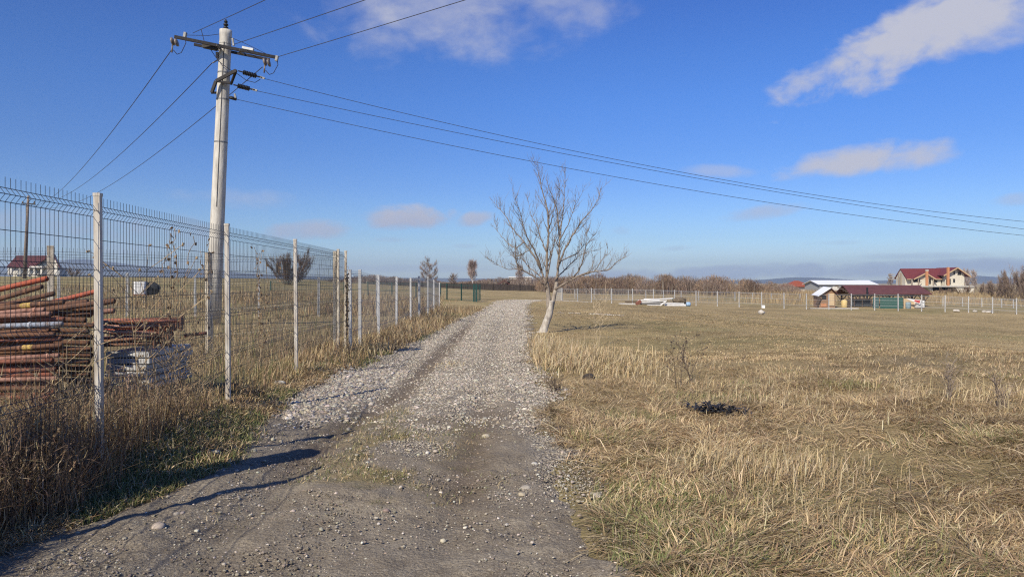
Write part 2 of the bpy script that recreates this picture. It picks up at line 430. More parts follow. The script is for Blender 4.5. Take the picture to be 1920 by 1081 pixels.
def gravel_amount(x, y):
    g = sst(7.6, 11.2, y + (fbm(x * 1.3, y * 1.3, 51, 4) - .45) * 5.0) * (.72 + .28 * sst(.36, .52, fbm(x * 2.2, y * 1.6, 53, 4)))
    g = g * (1 - np.clip(1.15 * np.exp(-((x - trackL(y)) / .26) ** 2) * sst(42, 20, y) * (.7 + .6 * fbm(x * 2.5, y * .8, 52, 2)), 0, 1))
    g = g * (1 - .35 * np.exp(-((x + .35) / .2) ** 2))
    g = np.maximum(g, .8 * sst(.0, .35, x - .0 - .05 * (7 - y)) * sst(4.7, 5.8, y) * sst(1.2, .6, x))      # right shoulder
    g = np.maximum(g, .75 * sst(.45, .6, fbm(x * 1.1, y * 1.1, 57, 3)) * sst(5.6, 6.6, y) * np.exp(-((x + 1.05) / .5) ** 2))
    g = np.maximum(g, .14 + .25 * sst(.52, .62, fbm(x * 1.6, y * 1.6, 59, 3)))
    return g
def road_sheet():
    ys = []; y = -8.
    while y < 66:
        ys.append(y); y += .3 if y < 2.6 else max(.026, y * .007)
    ys = np.array(ys); nx = 170
    t = np.linspace(0, 1, nx)
    wob = (fbm(ys * 1.3, ys * 0, 71, 5) - .45) * .7; wob2 = (fbm(ys * 1.3, ys * 0 + 5, 73, 5) - .45) * 1.1
    l = roadL(ys) + wob; r = roadR(ys) + wob2
    X = l[:, None] + (r - l)[:, None] * t[None]; Y = np.repeat(ys[:, None], nx, 1)
    e = np.minimum(t, 1 - t)[None] * (r - l)[:, None]
    x = X.ravel(); yv = Y.ravel()
    Z = zg(x, yv).reshape(X.shape) + .016 - .05 * (1 - sst(0, .18, e))
    lump = (fbm(x * 11, yv * 11, 77, 3) - .44).reshape(X.shape) * .055 * (.35 + sst(.42, .6, fbm(x * 1.3, yv * 1.3, 78, 3))).reshape(X.shape) + (fbm(x * 2.4, yv * 2.4, 79, 3) - .45).reshape(X.shape) * .06
    Z = Z + np.maximum(lump, -.02) * sst(0, .3, e) * sst(14, 6, Y)
    V = np.stack([X, Y, Z], 2).reshape(-1, 3)
    i = (np.arange(len(ys) - 1)[:, None] * nx + np.arange(nx - 1)[None]).ravel()
    T = np.stack([i, i + 1, i + nx + 1, i + nx], 1)
    g = gravel_amount(x, yv)
    track = np.exp(-((x + .40) / .26) ** 2) * sst(4.8, 5.8, yv) * sst(10, 8.8, yv) + np.exp(-((x - trackL(yv)) / .27) ** 2) * sst(5.8, 6.8, yv) * sst(42, 22, yv)
    moss = np.exp(-((x + 1.15) / .5) ** 2) * sst(4.6, 5.4, yv) * sst(10.5, 8.5, yv) * sst(.42, .58, fbm(x * 2, yv * 2, 83, 3))
    C = np.stack([g, np.clip(track, 0, 1), moss], 1)
    m = bpy.data.materials.new('road_dirt'); m.use_nodes = True; t = m.node_tree; b = t.nodes['Principled BSDF']
    b.inputs['Roughness'].default_value = .95; b.inputs['Specular IOR Level'].default_value = .12
    at = N(t, 'ShaderNodeAttribute', attribute_name='Col'); sp = N(t, 'ShaderNodeSeparateColor'); t.links.new(at.outputs['Color'], sp.inputs[0])
    tcn = N(t, 'ShaderNodeTexCoord')
    def noise(sc, det):
        no = N(t, 'ShaderNodeTexNoise'); no.inputs['Scale'].default_value = sc; no.inputs['Detail'].default_value = det; no.inputs['Roughness'].default_value = .65
        t.links.new(tcn.outputs['Object'], no.inputs['Vector']); return no.outputs[0]
    def ramp(f, stops):
        r = N(t, 'ShaderNodeValToRGB'); e = r.color_ramp.elements
        while len(e) < len(stops): e.new(.5)
        for k, (pp, cc) in zip(e, stops): k.position = pp; k.color = (*cc, 1)
        t.links.new(f, r.inputs[0]); return r.outputs[0]
    def mix(f, a, c):
        n = N(t, 'ShaderNodeMix', data_type='RGBA'); t.links.new(f, n.inputs[0])
        t.links.new(a, n.inputs[6]); t.links.new(c, n.inputs[7]); return n.outputs[2]
    dirt = mix(mth(t, 'MULTIPLY', noise(1.1, 5), 1.0), ramp(noise(5, 12), [(.33, (.125, .097, .066)), (.5, (.23, .188, .135)), (.66, (.34, .29, .215))]), ramp(noise(2.2, 12), [(.35, (.20, .168, .125)), (.6, (.36, .318, .245))]))
    grit = ramp(noise(75, 4), [(.38, (.08, .062, .045)), (.5, (.20, .168, .125)), (.64, (.38, .34, .27))])
    gf = N(t, 'ShaderNodeValue'); gf.outputs[0].default_value = .45
    dirt = mix(gf.outputs[0], dirt, grit)
    trk = mix(mth(t, 'MULTIPLY', gf.outputs[0], .5), ramp(noise(4, 8), [(.35, (.125, .094, .064)), (.65, (.195, .153, .11))]), grit)
    vo = N(t, 'ShaderNodeTexVoronoi'); vo.inputs['Scale'].default_value = 38; t.links.new(tcn.outputs['Object'], vo.inputs['Vector'])
    pebc = ramp(vo.outputs['Color'], [(.1, (.27, .235, .18)), (.5, (.41, .36, .285)), (.9, (.53, .475, .38))])
    gaps = ramp(vo.outputs['Distance'], [(.35, (0, 0, 0)), (.62, (1, 1, 1))])
    peb = mix(gaps, pebc, dirt)
    mos = ramp(noise(7, 6), [(.35, (.10, .095, .035)), (.6, (.26, .20, .09))])
    c = mix(sp.outputs[1], dirt, trk)
    c = mix(mth(t, 'MULTIPLY', sp.outputs[2], .8), c, mos)
    gm = N(t, 'ShaderNodeMapRange'); gm.inputs[1].default_value = .3; gm.inputs[2].default_value = .75
    t.links.new(sp.outputs[0], gm.inputs[0])
    c = mix(gm.outputs[0], c, peb)
    t.links.new(c, b.inputs['Base Color'])
    bp = N(t, 'ShaderNodeBump'); bp.inputs['Strength'].default_value = 1.0; bp.inputs['Distance'].default_value = .035
    hgt = mth(t, 'ADD', mth(t, 'MULTIPLY', noise(34, 8), .9), mth(t, 'MULTIPLY', mth(t, 'MULTIPLY', vo.outputs['Distance'], -1.2), gm.outputs[0]))
    t.links.new(hgt, bp.inputs['Height']); t.links.new(bp.outputs[0], b.inputs['Normal'])
    tag(npmesh('gravel_road', V, T, C, m, True), kind='structure')
road_sheet()

# ---- gravel: loose stones
def ico(sub):
    bm = bmesh.new(); bmesh.ops.create_icosphere(bm, subdivisions=sub, radius=1.0)
    v = np.array([q.co[:] for q in bm.verts]); f = np.array([[q.index for q in ff.verts] for ff in bm.faces]); bm.free(); return v, f
STONEC = [(.42, .37, .29), (.50, .45, .36), (.34, .30, .235), (.56, .515, .43), (.39, .325, .235), (.28, .255, .215), (.45, .39, .295), (.24, .205, .16), (.33, .27, .20)]
def stone_mat():
    m = bpy.data.materials.new('pebble'); m.use_nodes = True; t = m.node_tree; b = t.nodes['Principled BSDF']; b.inputs['Roughness'].default_value = .85
    at = N(t, 'ShaderNodeAttribute', attribute_name='Col'); no = N(t, 'ShaderNodeTexNoise'); no.inputs['Scale'].default_value = 45; no.inputs['Detail'].default_value = 4
    tcn = N(t, 'ShaderNodeTexCoord'); t.links.new(tcn.outputs['Object'], no.inputs['Vector'])
    mr = N(t, 'ShaderNodeMapRange'); mr.inputs[1].default_value = .3; mr.inputs[2].default_value = .7; mr.inputs[3].default_value = .7; mr.inputs[4].default_value = 1.12
    t.links.new(no.outputs[0], mr.inputs[0])
    vm = N(t, 'ShaderNodeVectorMath', operation='SCALE'); t.links.new(at.outputs['Color'], vm.inputs[0]); t.links.new(mr.outputs[0], vm.inputs['Scale'])
    t.links.new(vm.outputs[0], b.inputs['Base Color']); return m
STONE = stone_mat()
def rotmats(n):
    q = rng.normal(size=(n, 4)); q /= np.linalg.norm(q, axis=1)[:, None]
    w, x, y, z = q.T
    return np.stack([1 - 2 * (y * y + z * z), 2 * (x * y - z * w), 2 * (x * z + y * w), 2 * (x * y + z * w), 1 - 2 * (x * x + z * z), 2 * (y * z - x * w), 2 * (x * z - y * w), 2 * (y * z + x * w), 1 - 2 * (x * x + y * y)], 1).reshape(-1, 3, 3)
def stones(pos, size, sub):
    bv, bf = ico(sub); n = len(pos); k = len(bv)
    v = bv[None] * (1 + rng.uniform(-.22, .22, (n, k, 1)))
    v = v * rng.uniform(.6, 1.15, (n, 1, 3))
    v = np.einsum('nij,nkj->nki', rotmats(n), v)
    v[:, :, 2] *= .62
    v = v * size[:, None, None] + pos[:, None, :]
    T = bf[None] + (np.arange(n) * k)[:, None, None]
    return v.reshape(-1, 3), T.reshape(-1, 3), np.repeat(palette(STONEC, n, jit=.25), k, 0)
def gravel():
    parts = []
    for (y0, y1, dens, s0, s1, sub) in [(3.4, 8, 1500, .004, .014, 1), (3.4, 8, 60, .012, .028, 2), (8, 13, 1000, .007, .026, 2), (13, 20, 520, .009, .030, 1), (20, 34, 230, .013, .038, 1), (34, 66, 90, .025, .055, 1)]:
        n = int(dens * (y1 - y0) * 5.2)
        y = rng.uniform(y0, y1, n); l = roadL(y) - .35; r = roadR(y) + .35
        x = l + (r - l) * rng.uniform(0, 1, n)
        w = gravel_amount(x, y)
        e = np.minimum(x - l - .35, r - .35 - x) + (fbm(x * 1.5, y * 1.5, 91, 3) - .45) * 1.2
        w = w * sst(-.3, .25, e)
        if y0 < 8: w = np.where(w < .25, w * 1.1, w)
        keep = rng.uniform(0, 1, n) < w
        x = x[keep]; y = y[keep]; n = len(x)
        s = s0 + (s1 - s0) * rng.beta(1.2, 3.0, n)
        s = np.where(rng.uniform(0, 1, n) < .02, s * 1.9, s)
        z = zg(x, y) + .016 + s * .02
        parts.append(stones(np.stack([x, y, z], 1), s, sub))
    # clods of the same earth as the road
    n = 16000; y = 3.4 + 5.5 * rng.uniform(0, 1, n) ** 1.3; l = roadL(y) - .1; x = l + (roadR(y) + .1 - l) * rng.uniform(0, 1, n)
    k = rng.uniform(0, 1, n) < .08 + .9 * sst(.47, .62, fbm(x * 1.5, y * 1.5, 95, 4)); x = x[k]; y = y[k]; n = len(x)
    s = .004 + .018 * rng.beta(1.1, 4.5, n); v, t, c = stones(np.stack([x, y, zg(x, y) + .014 + s * .2], 1), s, 1)
    parts.append((v, t, np.repeat(palette([(.17, .14, .10), (.24, .20, .15), (.12, .097, .07)], n), 12, 0)))
    # coarse spill of stones at the left edge of the road
    n = 3200; y = rng.uniform(8.6, 13.5, n); x = roadL(y) + rng.normal(.45, .5, n)
    k = (x > fenceX(y) + .45) & (x < -1.9); x = x[k]; y = y[k]; n = len(x)
    s = .012 + .034 * rng.beta(1.3, 2.5, n)
    parts.append(stones(np.stack([x, y, zg(x, y) + .01 + s * .2], 1), s, 2))
    # stony streak in the meadow behind the walnut tree
    n = 420; u = rng.uniform(0, 1, n); x = 2.4 + 3.4 * u + rng.normal(0, .05, n); y = 39 - 1.6 * u + rng.normal(0, .13, n)
    k = rng.uniform(0, 1, n) < .15 + .85 * sst(.4, .6, fbm(x * 1.5, y * 0, 97, 3)); x = x[k]; y = y[k]; n = len(x)
    parts.append(stones(np.stack([x, y, zg(x, y) + .03], 1), rng.uniform(.02, .07, n), 1))
    V = []; T = []; C = []; o = 0
    for v, t, c in parts: V.append(v); T.append(t + o); C.append(c); o += len(v)
    npmesh('gravel', np.concatenate(V), np.concatenate(T), np.concatenate(C), STONE, True, kind='stuff')
gravel()

# ------------------------------------------------------------------ grass
def on_road(x, y, m=0.):
    return (x > roadL(y) + m) & (x < roadR(y) - m) & (y < 66)
def grass():
    B = Blades()
    def scatter(n, y0, y1, xa, xb, pw=1.0):
        u = rng.uniform(0, 1, n); y = y0 * (y1 / y0) ** (u ** pw)
        t = rng.uniform(0, 1, n); x = xa(y) + (xb(y) - xa(y)) * t
        return x, y
    vis = lambda y: .80 * y + 1.2
    # --- right meadow, lying straw near the camera
    for (n, y0, y1, l0, l1, w0, w1) in [(70000, 3.3, 7.5, .06, .22, .003, .007), (34000, 3.3, 9.5, .14, .36, .003, .0085), (90000, 7.0, 15, .08, .28, .004, .009), (120000, 14, 34, .05, .13, .006, .014), (100000, 32, 95, .06, .15, .015, .032)]:
        x, y = scatter(n, y0, y1, lambda y: roadR(y) - .15, vis)
        e = x - roadR(y)
        dens = sst(-.25, .3, e + (fbm(x * 2, y * 2, 101, 3) - .45) * .9) * (.25 + .75 * sst(.33, .56, fbm(x * .8, y * .8, 103, 4)))
        k = (rng.uniform(0, 1, n) < dens) & ~((x > 3) & (y > 74))
        x = x[k]; y = y[k]; n = len(x)
        mown = sst(10, 15, y)
        flow = fbm(x * .9, y * .9, 107, 3) * 22 + rng.normal(0, .45, n) * np.where(rng.uniform(0, 1, n) < .3, 3.5, 1)
        lie = (rng.uniform(0, 1, n) < (.92 - .62 * mown - .35 * sst(.5, .62, fbm(x * .6, y * .6, 109, 3)))).astype(float)
        t0 = rng.uniform(.1, .9, n) * (1 - lie) + rng.uniform(1.05, 1.55, n) * lie
        t1 = np.minimum(t0 + rng.uniform(.1, .9, n), 1.75)
        L = rng.uniform(l0, l1, n) * (1 - .45 * mown) * np.where(lie > 0, 1.0, .48 + .3 * mown)
        gr = np.clip(sst(.52, .68, fbm(x * .8, y * .8, 113, 3)) * .42 + sst(7.0, 4.6, y) * sst(2.6, .8, x) * .5, 0, .8) * (1 - mown * .6)
        isg = rng.uniform(0, 1, n) < gr
        tone = fbm(x * .5, y * .5, 117, 3)[:, None] * .5 + fbm(x * 3, y * 3, 119, 3)[:, None] * .5
        tone = np.clip((tone - .44) * 1.8 + .44, .02, 1)
        col = palette(STRAW, n, jit=.3) * (.66 + .95 * tone)
        far = sst(11, 24, y)[:, None] * .75
        col = col * (1 - far) + far * np.array([.37, .285, .15]) * (.72 + .62 * tone)
        col = np.where(isg[:, None], palette(GREEN, n) * 1.05, col)
        brn = rng.uniform(0, 1, n) < .24
        col = np.where((brn & ~isg)[:, None], palette(BROWN, n), col)
        L = np.where(isg, np.minimum(L, .11) * .8, L); t0 = np.where(isg, rng.uniform(.3, 1.1, n), t0); t1 = np.where(isg, t0 + .5, t1)
        B.add(np.stack([x, y, zg(x, y) + .003 + lie * rng.uniform(0, .03, n) * (1 - isg)], 1), L, rng.uniform(w0, w1, n), flow, t0, t1, col)
    # --- pale standing tufts
    def tuft(cx, cy, rx, ry, n, l0, l1, w, cols=STRAW, lean=.25, laz=.6):
        x = cx + rng.normal(0, rx, n); y = cy + rng.normal(0, ry, n)
        k = ~on_road(x, y, .05) | (l1 < .15); x = x[k]; y = y[k]; n = len(x)
        az = np.where(rng.uniform(0, 1, n) < .65, rng.uniform(0, 6.28, n), laz + rng.normal(0, .6, n))
        t0 = np.abs(rng.normal(lean, .5, n)); t1 = t0 + rng.uniform(-.2, 1.7, n)
        B.add(np.stack([x, y, zg(x, y) - .005], 1), l0 * .5 + (l1 - l0 * .5) * rng.beta(1.6, 1.8, n), rng.uniform(.5, 1.2, n) * w, az, t0, t1, palette(cols, n, jit=.3))
    PALE = [(.56, .45, .27), (.50, .39, .21), (.60, .50, .32), (.42, .31, .16)]
    for (px_, py_, Y, rx, ry, n, l0, l1) in [(842, 682, 14.3, .22, .3, 260, .04, .14), (1035, 680, 15.5, .35, 1.0, 2400, .25, .66), (1085, 690, 14.5, .5, 1.0, 2200, .2, .6), (1140, 690, 14.0, .55, .8, 1500, .2, .5), (1020, 650, 19, .25, 1.4, 900, .15, .35),
                                             (1395, 900, 6.1, .32, .34, 520, .12, .40), (1460, 890, 6.2, .36, .4, 520, .12, .42), (1340, 880, 6.4, .2, .2, 260, .15, .4), (1530, 880, 6.3, .25, .3, 320, .15, .35), (1590, 1000, 4.7, .25, .3, 240, .1, .3),
                                             (1430, 740, 10.4, .5, .6, 330, .12, .34), (1460, 760, 9.6, .5, .5, 260, .12, .32), (1900, 770, 9.2, .35, .6, 260, .12, .42), (1850, 800, 8.6, .6, .6, 200, .1, .36), (1260, 720, 11.5, .4, .4, 160, .1, .26), (1700, 745, 10.2, .6, .5, 120, .1, .34), (1800, 760, 9.5, .6, .5, 140, .1, .34)]:
        tuft(PX(px_, Y), Y, rx, ry, n, l0, l1, .0028 + .00055 * Y, PALE + [(.30, .22, .12)], .42)
    for (px_, py_, Y, n) in [(1120, 830, 7.3, 260), (1180, 790, 8.5, 200), (1590, 735, 10.8, 420), (1200, 930, 5.5, 260), (1040, 690, 13, 150), (1300, 960, 5.2, 200), (1180, 1010, 4.6, 220), (1700, 1040, 4.3, 220)]:
        tuft(PX(px_, Y), Y, .2, .22, n, .08, .22, .007, GREEN + [(.35, .32, .12)], .6)
    # --- left verge: green turf, straw and stones' edge
    n = 60000; x, y = scatter(n, 3.0, 40, lambda y: fenceX(y) - .1, lambda y: roadL(y) + .25)
    t = (roadL(y) + .25 - x) / np.maximum(roadL(y) + .25 - fenceX(y), .2)
    dens = sst(.0, .35, t + (fbm(x * 2, y * 1.3, 121, 3) - .45) * .8)
    k = rng.uniform(0, 1, n) < dens; x = x[k]; y = y[k]; t = t[k]; n = len(x)
    gr = sst(.38, .52, fbm(x * 1.3, y * .9, 123, 4)) * sst(1.3, .3, t) * .7
    isg = rng.uniform(0, 1, n) < gr
    lie = (~isg) & (rng.uniform(0, 1, n) < .6)
    col = np.where(isg[:, None], palette(GREEN, n), palette(STRAW + STRAW + BROWN, n) * 1.12)
    t0 = np.where(lie, rng.uniform(.9, 1.45, n), rng.uniform(.1, .8, n))
    B.add(np.stack([x, y, zg(x, y) + .004], 1), np.where(isg, rng.uniform(.04, .11, n), rng.uniform(.06, .2, n) * np.where(lie, 1, .6)), rng.uniform(.004, .008, n) * (1 + y * .07), rng.uniform(0, 6.28, n), t0, t0 + rng.uniform(.2, .8, n), col)
    # --- tall dead weeds along the fence foot
    n = 19000; x, y = scatter(n, 2.6, 17, lambda y: fenceX(y) - .8, lambda y: fenceX(y) + .5)
    hmul = np.interp(y, [2.6, 4.5, 6, 8, 10, 12, 16], [.5, .55, .95, .75, .62, .52, .45]) * (.45 + 1.0 * fbm(x * 1.2, y * 1.2, 131, 3))
    dx = (x - fenceX(y)); k = rng.uniform(0, 1, n) < np.exp(-((dx + .2) / .22) ** 2) * (.3 + sst(.3, .5, fbm(x * 1.6, y * 1.6, 133, 3)))
    x = x[k]; y = y[k]; hmul = hmul[k]; dx = dx[k]; n = len(x)
    t0 = np.abs(rng.normal(.15, .25, n)); t1 = t0 + rng.uniform(.1, 1.4, n)
    col = np.where((rng.uniform(0, 1, n) < .42)[:, None], palette(STRAW, n) * .92, palette(BROWN, n) * 1.25)
    B.add(np.stack([x, y, zg(x, y) - .01], 1), rng.uniform(.2, .66, n) * hmul * (1 - .8 * np.clip(dx, 0, 1)), rng.uniform(.003, .008, n) + .0003 * y, rng.normal(-.2, 1.5, n), t0, t1, col)
    n = 34000; x, y = scatter(n, 2.4, 8.2, lambda y: fenceX(y) - .4, lambda y: fenceX(y) + .34)
    cl = sst(.32, .5, fbm(x * 1.9, y * 1.9, 161, 3)); hp = np.interp(y, [2.4, 4.6, 5.2, 5.9, 6.6, 8.2], [.58, .60, .78, .82, .52, .3]) * (.55 + .8 * fbm(x * 2.6, y * 2.6, 163, 3))
    k = rng.uniform(0, 1, n) < (.25 + .75 * cl) * np.interp(y, [2.4, 6.2, 7.0, 8.2], [1, 1, .55, .3]) * (x - fenceX(y) < np.interp(y, [4.6, 4.9, 5.6, 5.9], [.10, .30, .30, .10]) + (fbm(x * 3, y * 3, 165, 2) - .4) * .25); x = x[k]; y = y[k]; hp = hp[k]; n = len(x)
    hp = hp * (1 - .6 * np.clip((x - fenceX(y)) / .5, 0, 1))
    dry = rng.uniform(0, 1, n)
    curl = dry < .6          # curled dead leaves hanging on the stems, the rest stems
    hz_ = np.where(curl, hp * rng.beta(1.3, 1.2, n), 0)
    t0 = np.where(curl, rng.uniform(.2, 2.2, n), np.abs(rng.normal(.2, .25, n))); t1 = np.where(curl, t0 + rng.uniform(-1.6, 1.6, n), t0 + rng.uniform(-.3, 1.0, n))
    B.add(np.stack([x, y, zg(x, y) + hz_], 1), np.where(curl, rng.uniform(.06, .2, n), hp * rng.uniform(.7, 1.25, n)), np.where(curl, rng.uniform(.004, .010, n), rng.uniform(.003, .005, n)), rng.uniform(0, 6.28, n), t0, t1,
          np.where((rng.uniform(0, 1, n) < .25)[:, None], palette(STRAW, n) * .85, palette([(.27, .185, .12), (.21, .14, .09), (.33, .24, .16), (.16, .105, .07)], n)))
    # --- verge along the lower fence
    n = 16000; x, y = scatter(n, 13, 42, lambda y: np.interp(y, [13, 38, 42], [-4.6, -4.3, -4.0]), lambda y: roadL(y) + .1)
    k = rng.uniform(0, 1, n) < (.25 + sst(.4, .55, fbm(x, y, 141, 3))); x = x[k]; y = y[k]; n = len(x)
    t0 = np.abs(rng.normal(.2, .3, n))
    B.add(np.stack([x, y, zg(x, y) - .01], 1), rng.uniform(.12, .48, n), rng.uniform(.01, .02, n), rng.uniform(0, 6.28, n), t0, t0 + rng.uniform(.1, .9, n), np.where((rng.uniform(0, 1, n) < .6)[:, None], palette(STRAW, n) * .95, palette(BROWN, n)))
    # --- enclosure and field left of the fence
    n = 60000; x, y = scatter(n, 4.5, 60, lambda y: -.80 * y - 1.0, lambda y: np.minimum(fenceX(np.minimum(y, 40)) + .2, -3.4))
    k = rng.uniform(0, 1, n) < (.2 + .8 * sst(.36, .55, fbm(x * .6, y * .6, 151, 3))); x = x[k]; y = y[k]; n = len(x)
    t0 = np.abs(rng.normal(.25, .3, n)); sc = np.clip(y / 12, .6, 4)
    isg = rng.uniform(0, 1, n) < .18
    B.add(np.stack([x, y, zg(x, y) - .01], 1), rng.uniform(.1, .42, n), .005 * sc + .003, rng.uniform(0, 6.28, n), t0, t0 + rng.uniform(.1, 1.0, n), np.where(isg[:, None], palette(GREEN, n), np.where((rng.uniform(0, 1, n) < .65)[:, None], palette(STRAW, n) * .9, palette(BROWN, n))))
    # --- weedy band far left behind the second enclosure and straw beyond the green gate
    n = 22000; x, y = scatter(n, 30, 62, lambda y: -.78 * y, lambda y: np.minimum(-.09 * y, -2.2) - .3)
    k = rng.uniform(0, 1, n) < sst(.38, .55, fbm(x * .25, y * .25, 153, 3)); x = x[k]; y = y[k]; n = len(x)
    t0 = np.abs(rng.normal(.2, .25, n))
    B.add(np.stack([x, y, zg(x, y)], 1), rng.uniform(.2, .7, n), rng.uniform(.02, .04, n), rng.uniform(0, 6.28, n), t0, t0 + .4, np.where((rng.uniform(0, 1, n) < .5)[:, None], palette(STRAW, n) * .85, palette(BROWN, n)))
    # --- tall reedy grass beyond the far fence
    n = 110000; y = rng.uniform(92, 175, n); x = rng.uniform(-2, .80, n) * y
    pxx = 960 + x / y * F
    dens = np.interp(pxx, [1050, 1380, 1430, 1560, 1760, 1920, 2000], [.05, .15, .9, 1, .7, .5, .5])
    k = (rng.uniform(0, 1, n) < dens) & (pxx > 1040); x = x[k]; y = y[k]; n = len(x)
    t0 = np.abs(rng.normal(.12, .12, n)); L = rng.uniform(.5, 1.5, n) * np.interp(960 + x / y * F, [1050, 1400, 1560, 1800], [.5, 1, 1, .8])
    B.add(np.stack([x, y, zg(x, y)], 1), L, rng.uniform(.03, .055, n), rng.uniform(0, 6.28, n), t0, t0 + .3, palette([(.50, .38, .20), (.42, .31, .16), (.34, .24, .13), (.28, .21, .12)], n))
    # --- sparse tufts growing in the middle of the road
    n = 9000; y = rng.uniform(4.7, 10.2, n); x = -1.15 + rng.normal(0, .45, n)
    k = rng.uniform(0, 1, n) < sst(.42, .58, fbm(x * 2, y * 2, 83, 3)) * sst(4.7, 5.4, y) * sst(10, 8.8, y); x = x[k]; y = y[k]; n = len(x)
    t0 = rng.uniform(.2, 1.3, n)
    B.add(np.stack([x, y, zg(x, y) + .016], 1), rng.uniform(.02, .075, n), rng.uniform(.003, .006, n), rng.uniform(0, 6.28, n), t0, t0 + .5, np.where((rng.uniform(0, 1, n) < .5)[:, None], palette(GREEN, n), palette(STRAW, n)))
    B.build('grass', LEAF, kind='stuff')
grass()
# ------------------------------------------------------------------ hills and far air
def hills():
    mb = MB()
    prof = [(-900, 505), (-500, 498), (-200, 501), (-60, 500), (60, 492), (130, 485), (170, 487), (230, 494), (300, 502), (380, 506), (460, 512), (540, 516), (700, 520), (850, 521), (1000, 524), (1150, 527), (1300, 526), (1420, 525), (1460, 522), (1500, 519), (1560, 521), (1640, 526), (1720, 524), (1790, 518), (1840, 516), (1900, 520), (1960, 524), (2060, 522), (2300, 518), (2700, 524)]
    xs = np.interp(np.arange(0, 241) / 240 * (len(prof) - 1), np.arange(len(prof)), [p[0] for p in prof])
    yy = np.interp(xs, [p[0] for p in prof], [p[1] for p in prof])
    rows = []
    for k, (Y, f) in enumerate([(5200, -.25), (5600, .3), (6000, .62), (6500, 1.0), (7200, .2), (7600, -.3)]):
        rows.append([Vector((PX(x, 6500) * Y / 6500 if k > 3 else PX(x, Y), Y + 220 * float(fbm(np.array([x * .01]), np.array([k * 3.1]), 5, 3)[0]),
                             (EYE + (HORIZ - y) / F * 6500) * f * (1 + .12 * (float(fbm(np.array([x * .02]), np.array([k * 7.7]), 6, 3)[0]) - .45)) - (20 if f < 0 else 0))) for x, y in zip(xs, yy)])
    n = len(xs); vs = [p for r in rows for p in r]
    mb.add(vs, [(a * n + i, a * n + i + 1, (a + 1) * n + i + 1, (a + 1) * n + i) for a in range(len(rows) - 1) for i in range(n - 1)])
    tag(mb.build('hills', mat('hill_forest', (.085, .085, .055), .95, .5, .004), None, True), kind='structure')
hills()
def haze():
    mb = MB().box(-9000, 9000, -60, 9000, -180, 262)
    m = bpy.data.materials.new('air'); m.use_nodes = True; t = m.node_tree; t.nodes.clear()
    v = N(t, 'ShaderNodeVolumePrincipled'); v.inputs['Density'].default_value = .00013; v.inputs['Color'].default_value = (.62, .78, 1, 1)
    v.inputs['Anisotropy'].default_value = .1
    o = N(t, 'ShaderNodeOutputMaterial'); t.links.new(v.outputs[0], o.inputs['Volume'])
    tag(mb.build('haze', m), kind='stuff')
haze()

# ------------------------------------------------------------------ utility pole
CONC = mat('weathered_concrete', (.57, .545, .485), .9, .0, 9, .4, 60, col2=(.37, .345, .30), stretch=(1, 1, .18))
STEEL = mat('dark_steel', (.03, .026, .025), .6, .4, 12, .1, 60)
GALV = mat('galvanised_steel', (.22, .22, .215), .5, .3, 14, metal=.4)
BLACK = mat('black_rubber', (.018, .018, .02), .5, .3)
PORC = mat('brown_grey_insulator', (.20, .17, .15), .4, .4)
PY = 22.0
pb = P(399, 614, PY); pb.z = g1(pb.x, pb.y) - .02
pt = P(423.5, 57, PY)
pole = root('utility_pole', pb, 'tall grey concrete utility pole with a dark steel crossarm, standing behind the mesh fence', 'utility pole')
mb = MB(); K = 20
mb.tube([pb.lerp(pt, t) for t in (0, .2, .4, .6, .8, .97, .985, 1)], [.225, .215, .205, .195, .183, .172, .182, .182], K)
mb.build('shaft', CONC, pole, True)
# dark joint line cable running down the shaft
dn = (pt - pb).normalized()
def on_shaft(t, a, extra=.0):
    r = .225 - .053 * t + extra
    return pb.lerp(pt, t) + Vector((math.sin(a), -math.cos(a), 0)) * r
MB().tube([on_shaft(t, .18, .008) for t in np.linspace(.40, .955, 12)], .009, 5).build('conduit', STEEL, pole)
for t in (.62, .765, .855, .955):
    c = pb.lerp(pt, t); r = .225 - .053 * t
    MB().tube([c - dn * .02, c + dn * .02], r + .008, 20).build('band', GALV if t < .9 else CONC, pole)
# crossarm: two channels hugging the shaft
a0 = P(327, 69, PY - .75); a1 = P(519, 108, PY + .1)
ax = (a1 - a0).normalized()
arm = MB().bar(a0, a1, .07, .085).build('crossarm', STEEL, pole)
off = Vector((0, .46, .0))
MB().bar(a0.lerp(a1, .12) + off, a0.lerp(a1, .88) + off, .06, .075).build('crossarm', STEEL, pole)
for t in (.40, .62):
    q = a0.lerp(a1, t); MB().bar(q + Vector((0, -.03, 0)), q + off + Vector((0, .03, 0)), .05, .07).build('clamp_bolt', GALV, pole)
q = a0.lerp(a1, .70) + Vector((0, .1, .11)); MB().obox(q, (.34, .12, .07), 0, .2).build('equipment_box', mat('pale_box', (.6, .6, .58)), pole)
q = a0.lerp(a1, .31) + Vector((0, .2, -.06)); MB().obox(q, (.42, .16, .1), 0, .2).build('equipment_box', STEEL, pole)
# top pin insulator
mb = MB(); c = pt
mb.lathe(c, c + Vector((0, 0, .33)), [(0, .02), (.12, .02), (.13, .07), (.28, .075), (.30, .035), (.42, .035), (.44, .07), (.58, .07), (.6, .03), (.7, .03), (.72, .055), (.86, .05), (.9, .025), (1, .02)], 12)
mb.build('insulator', BLACK, pole, True)
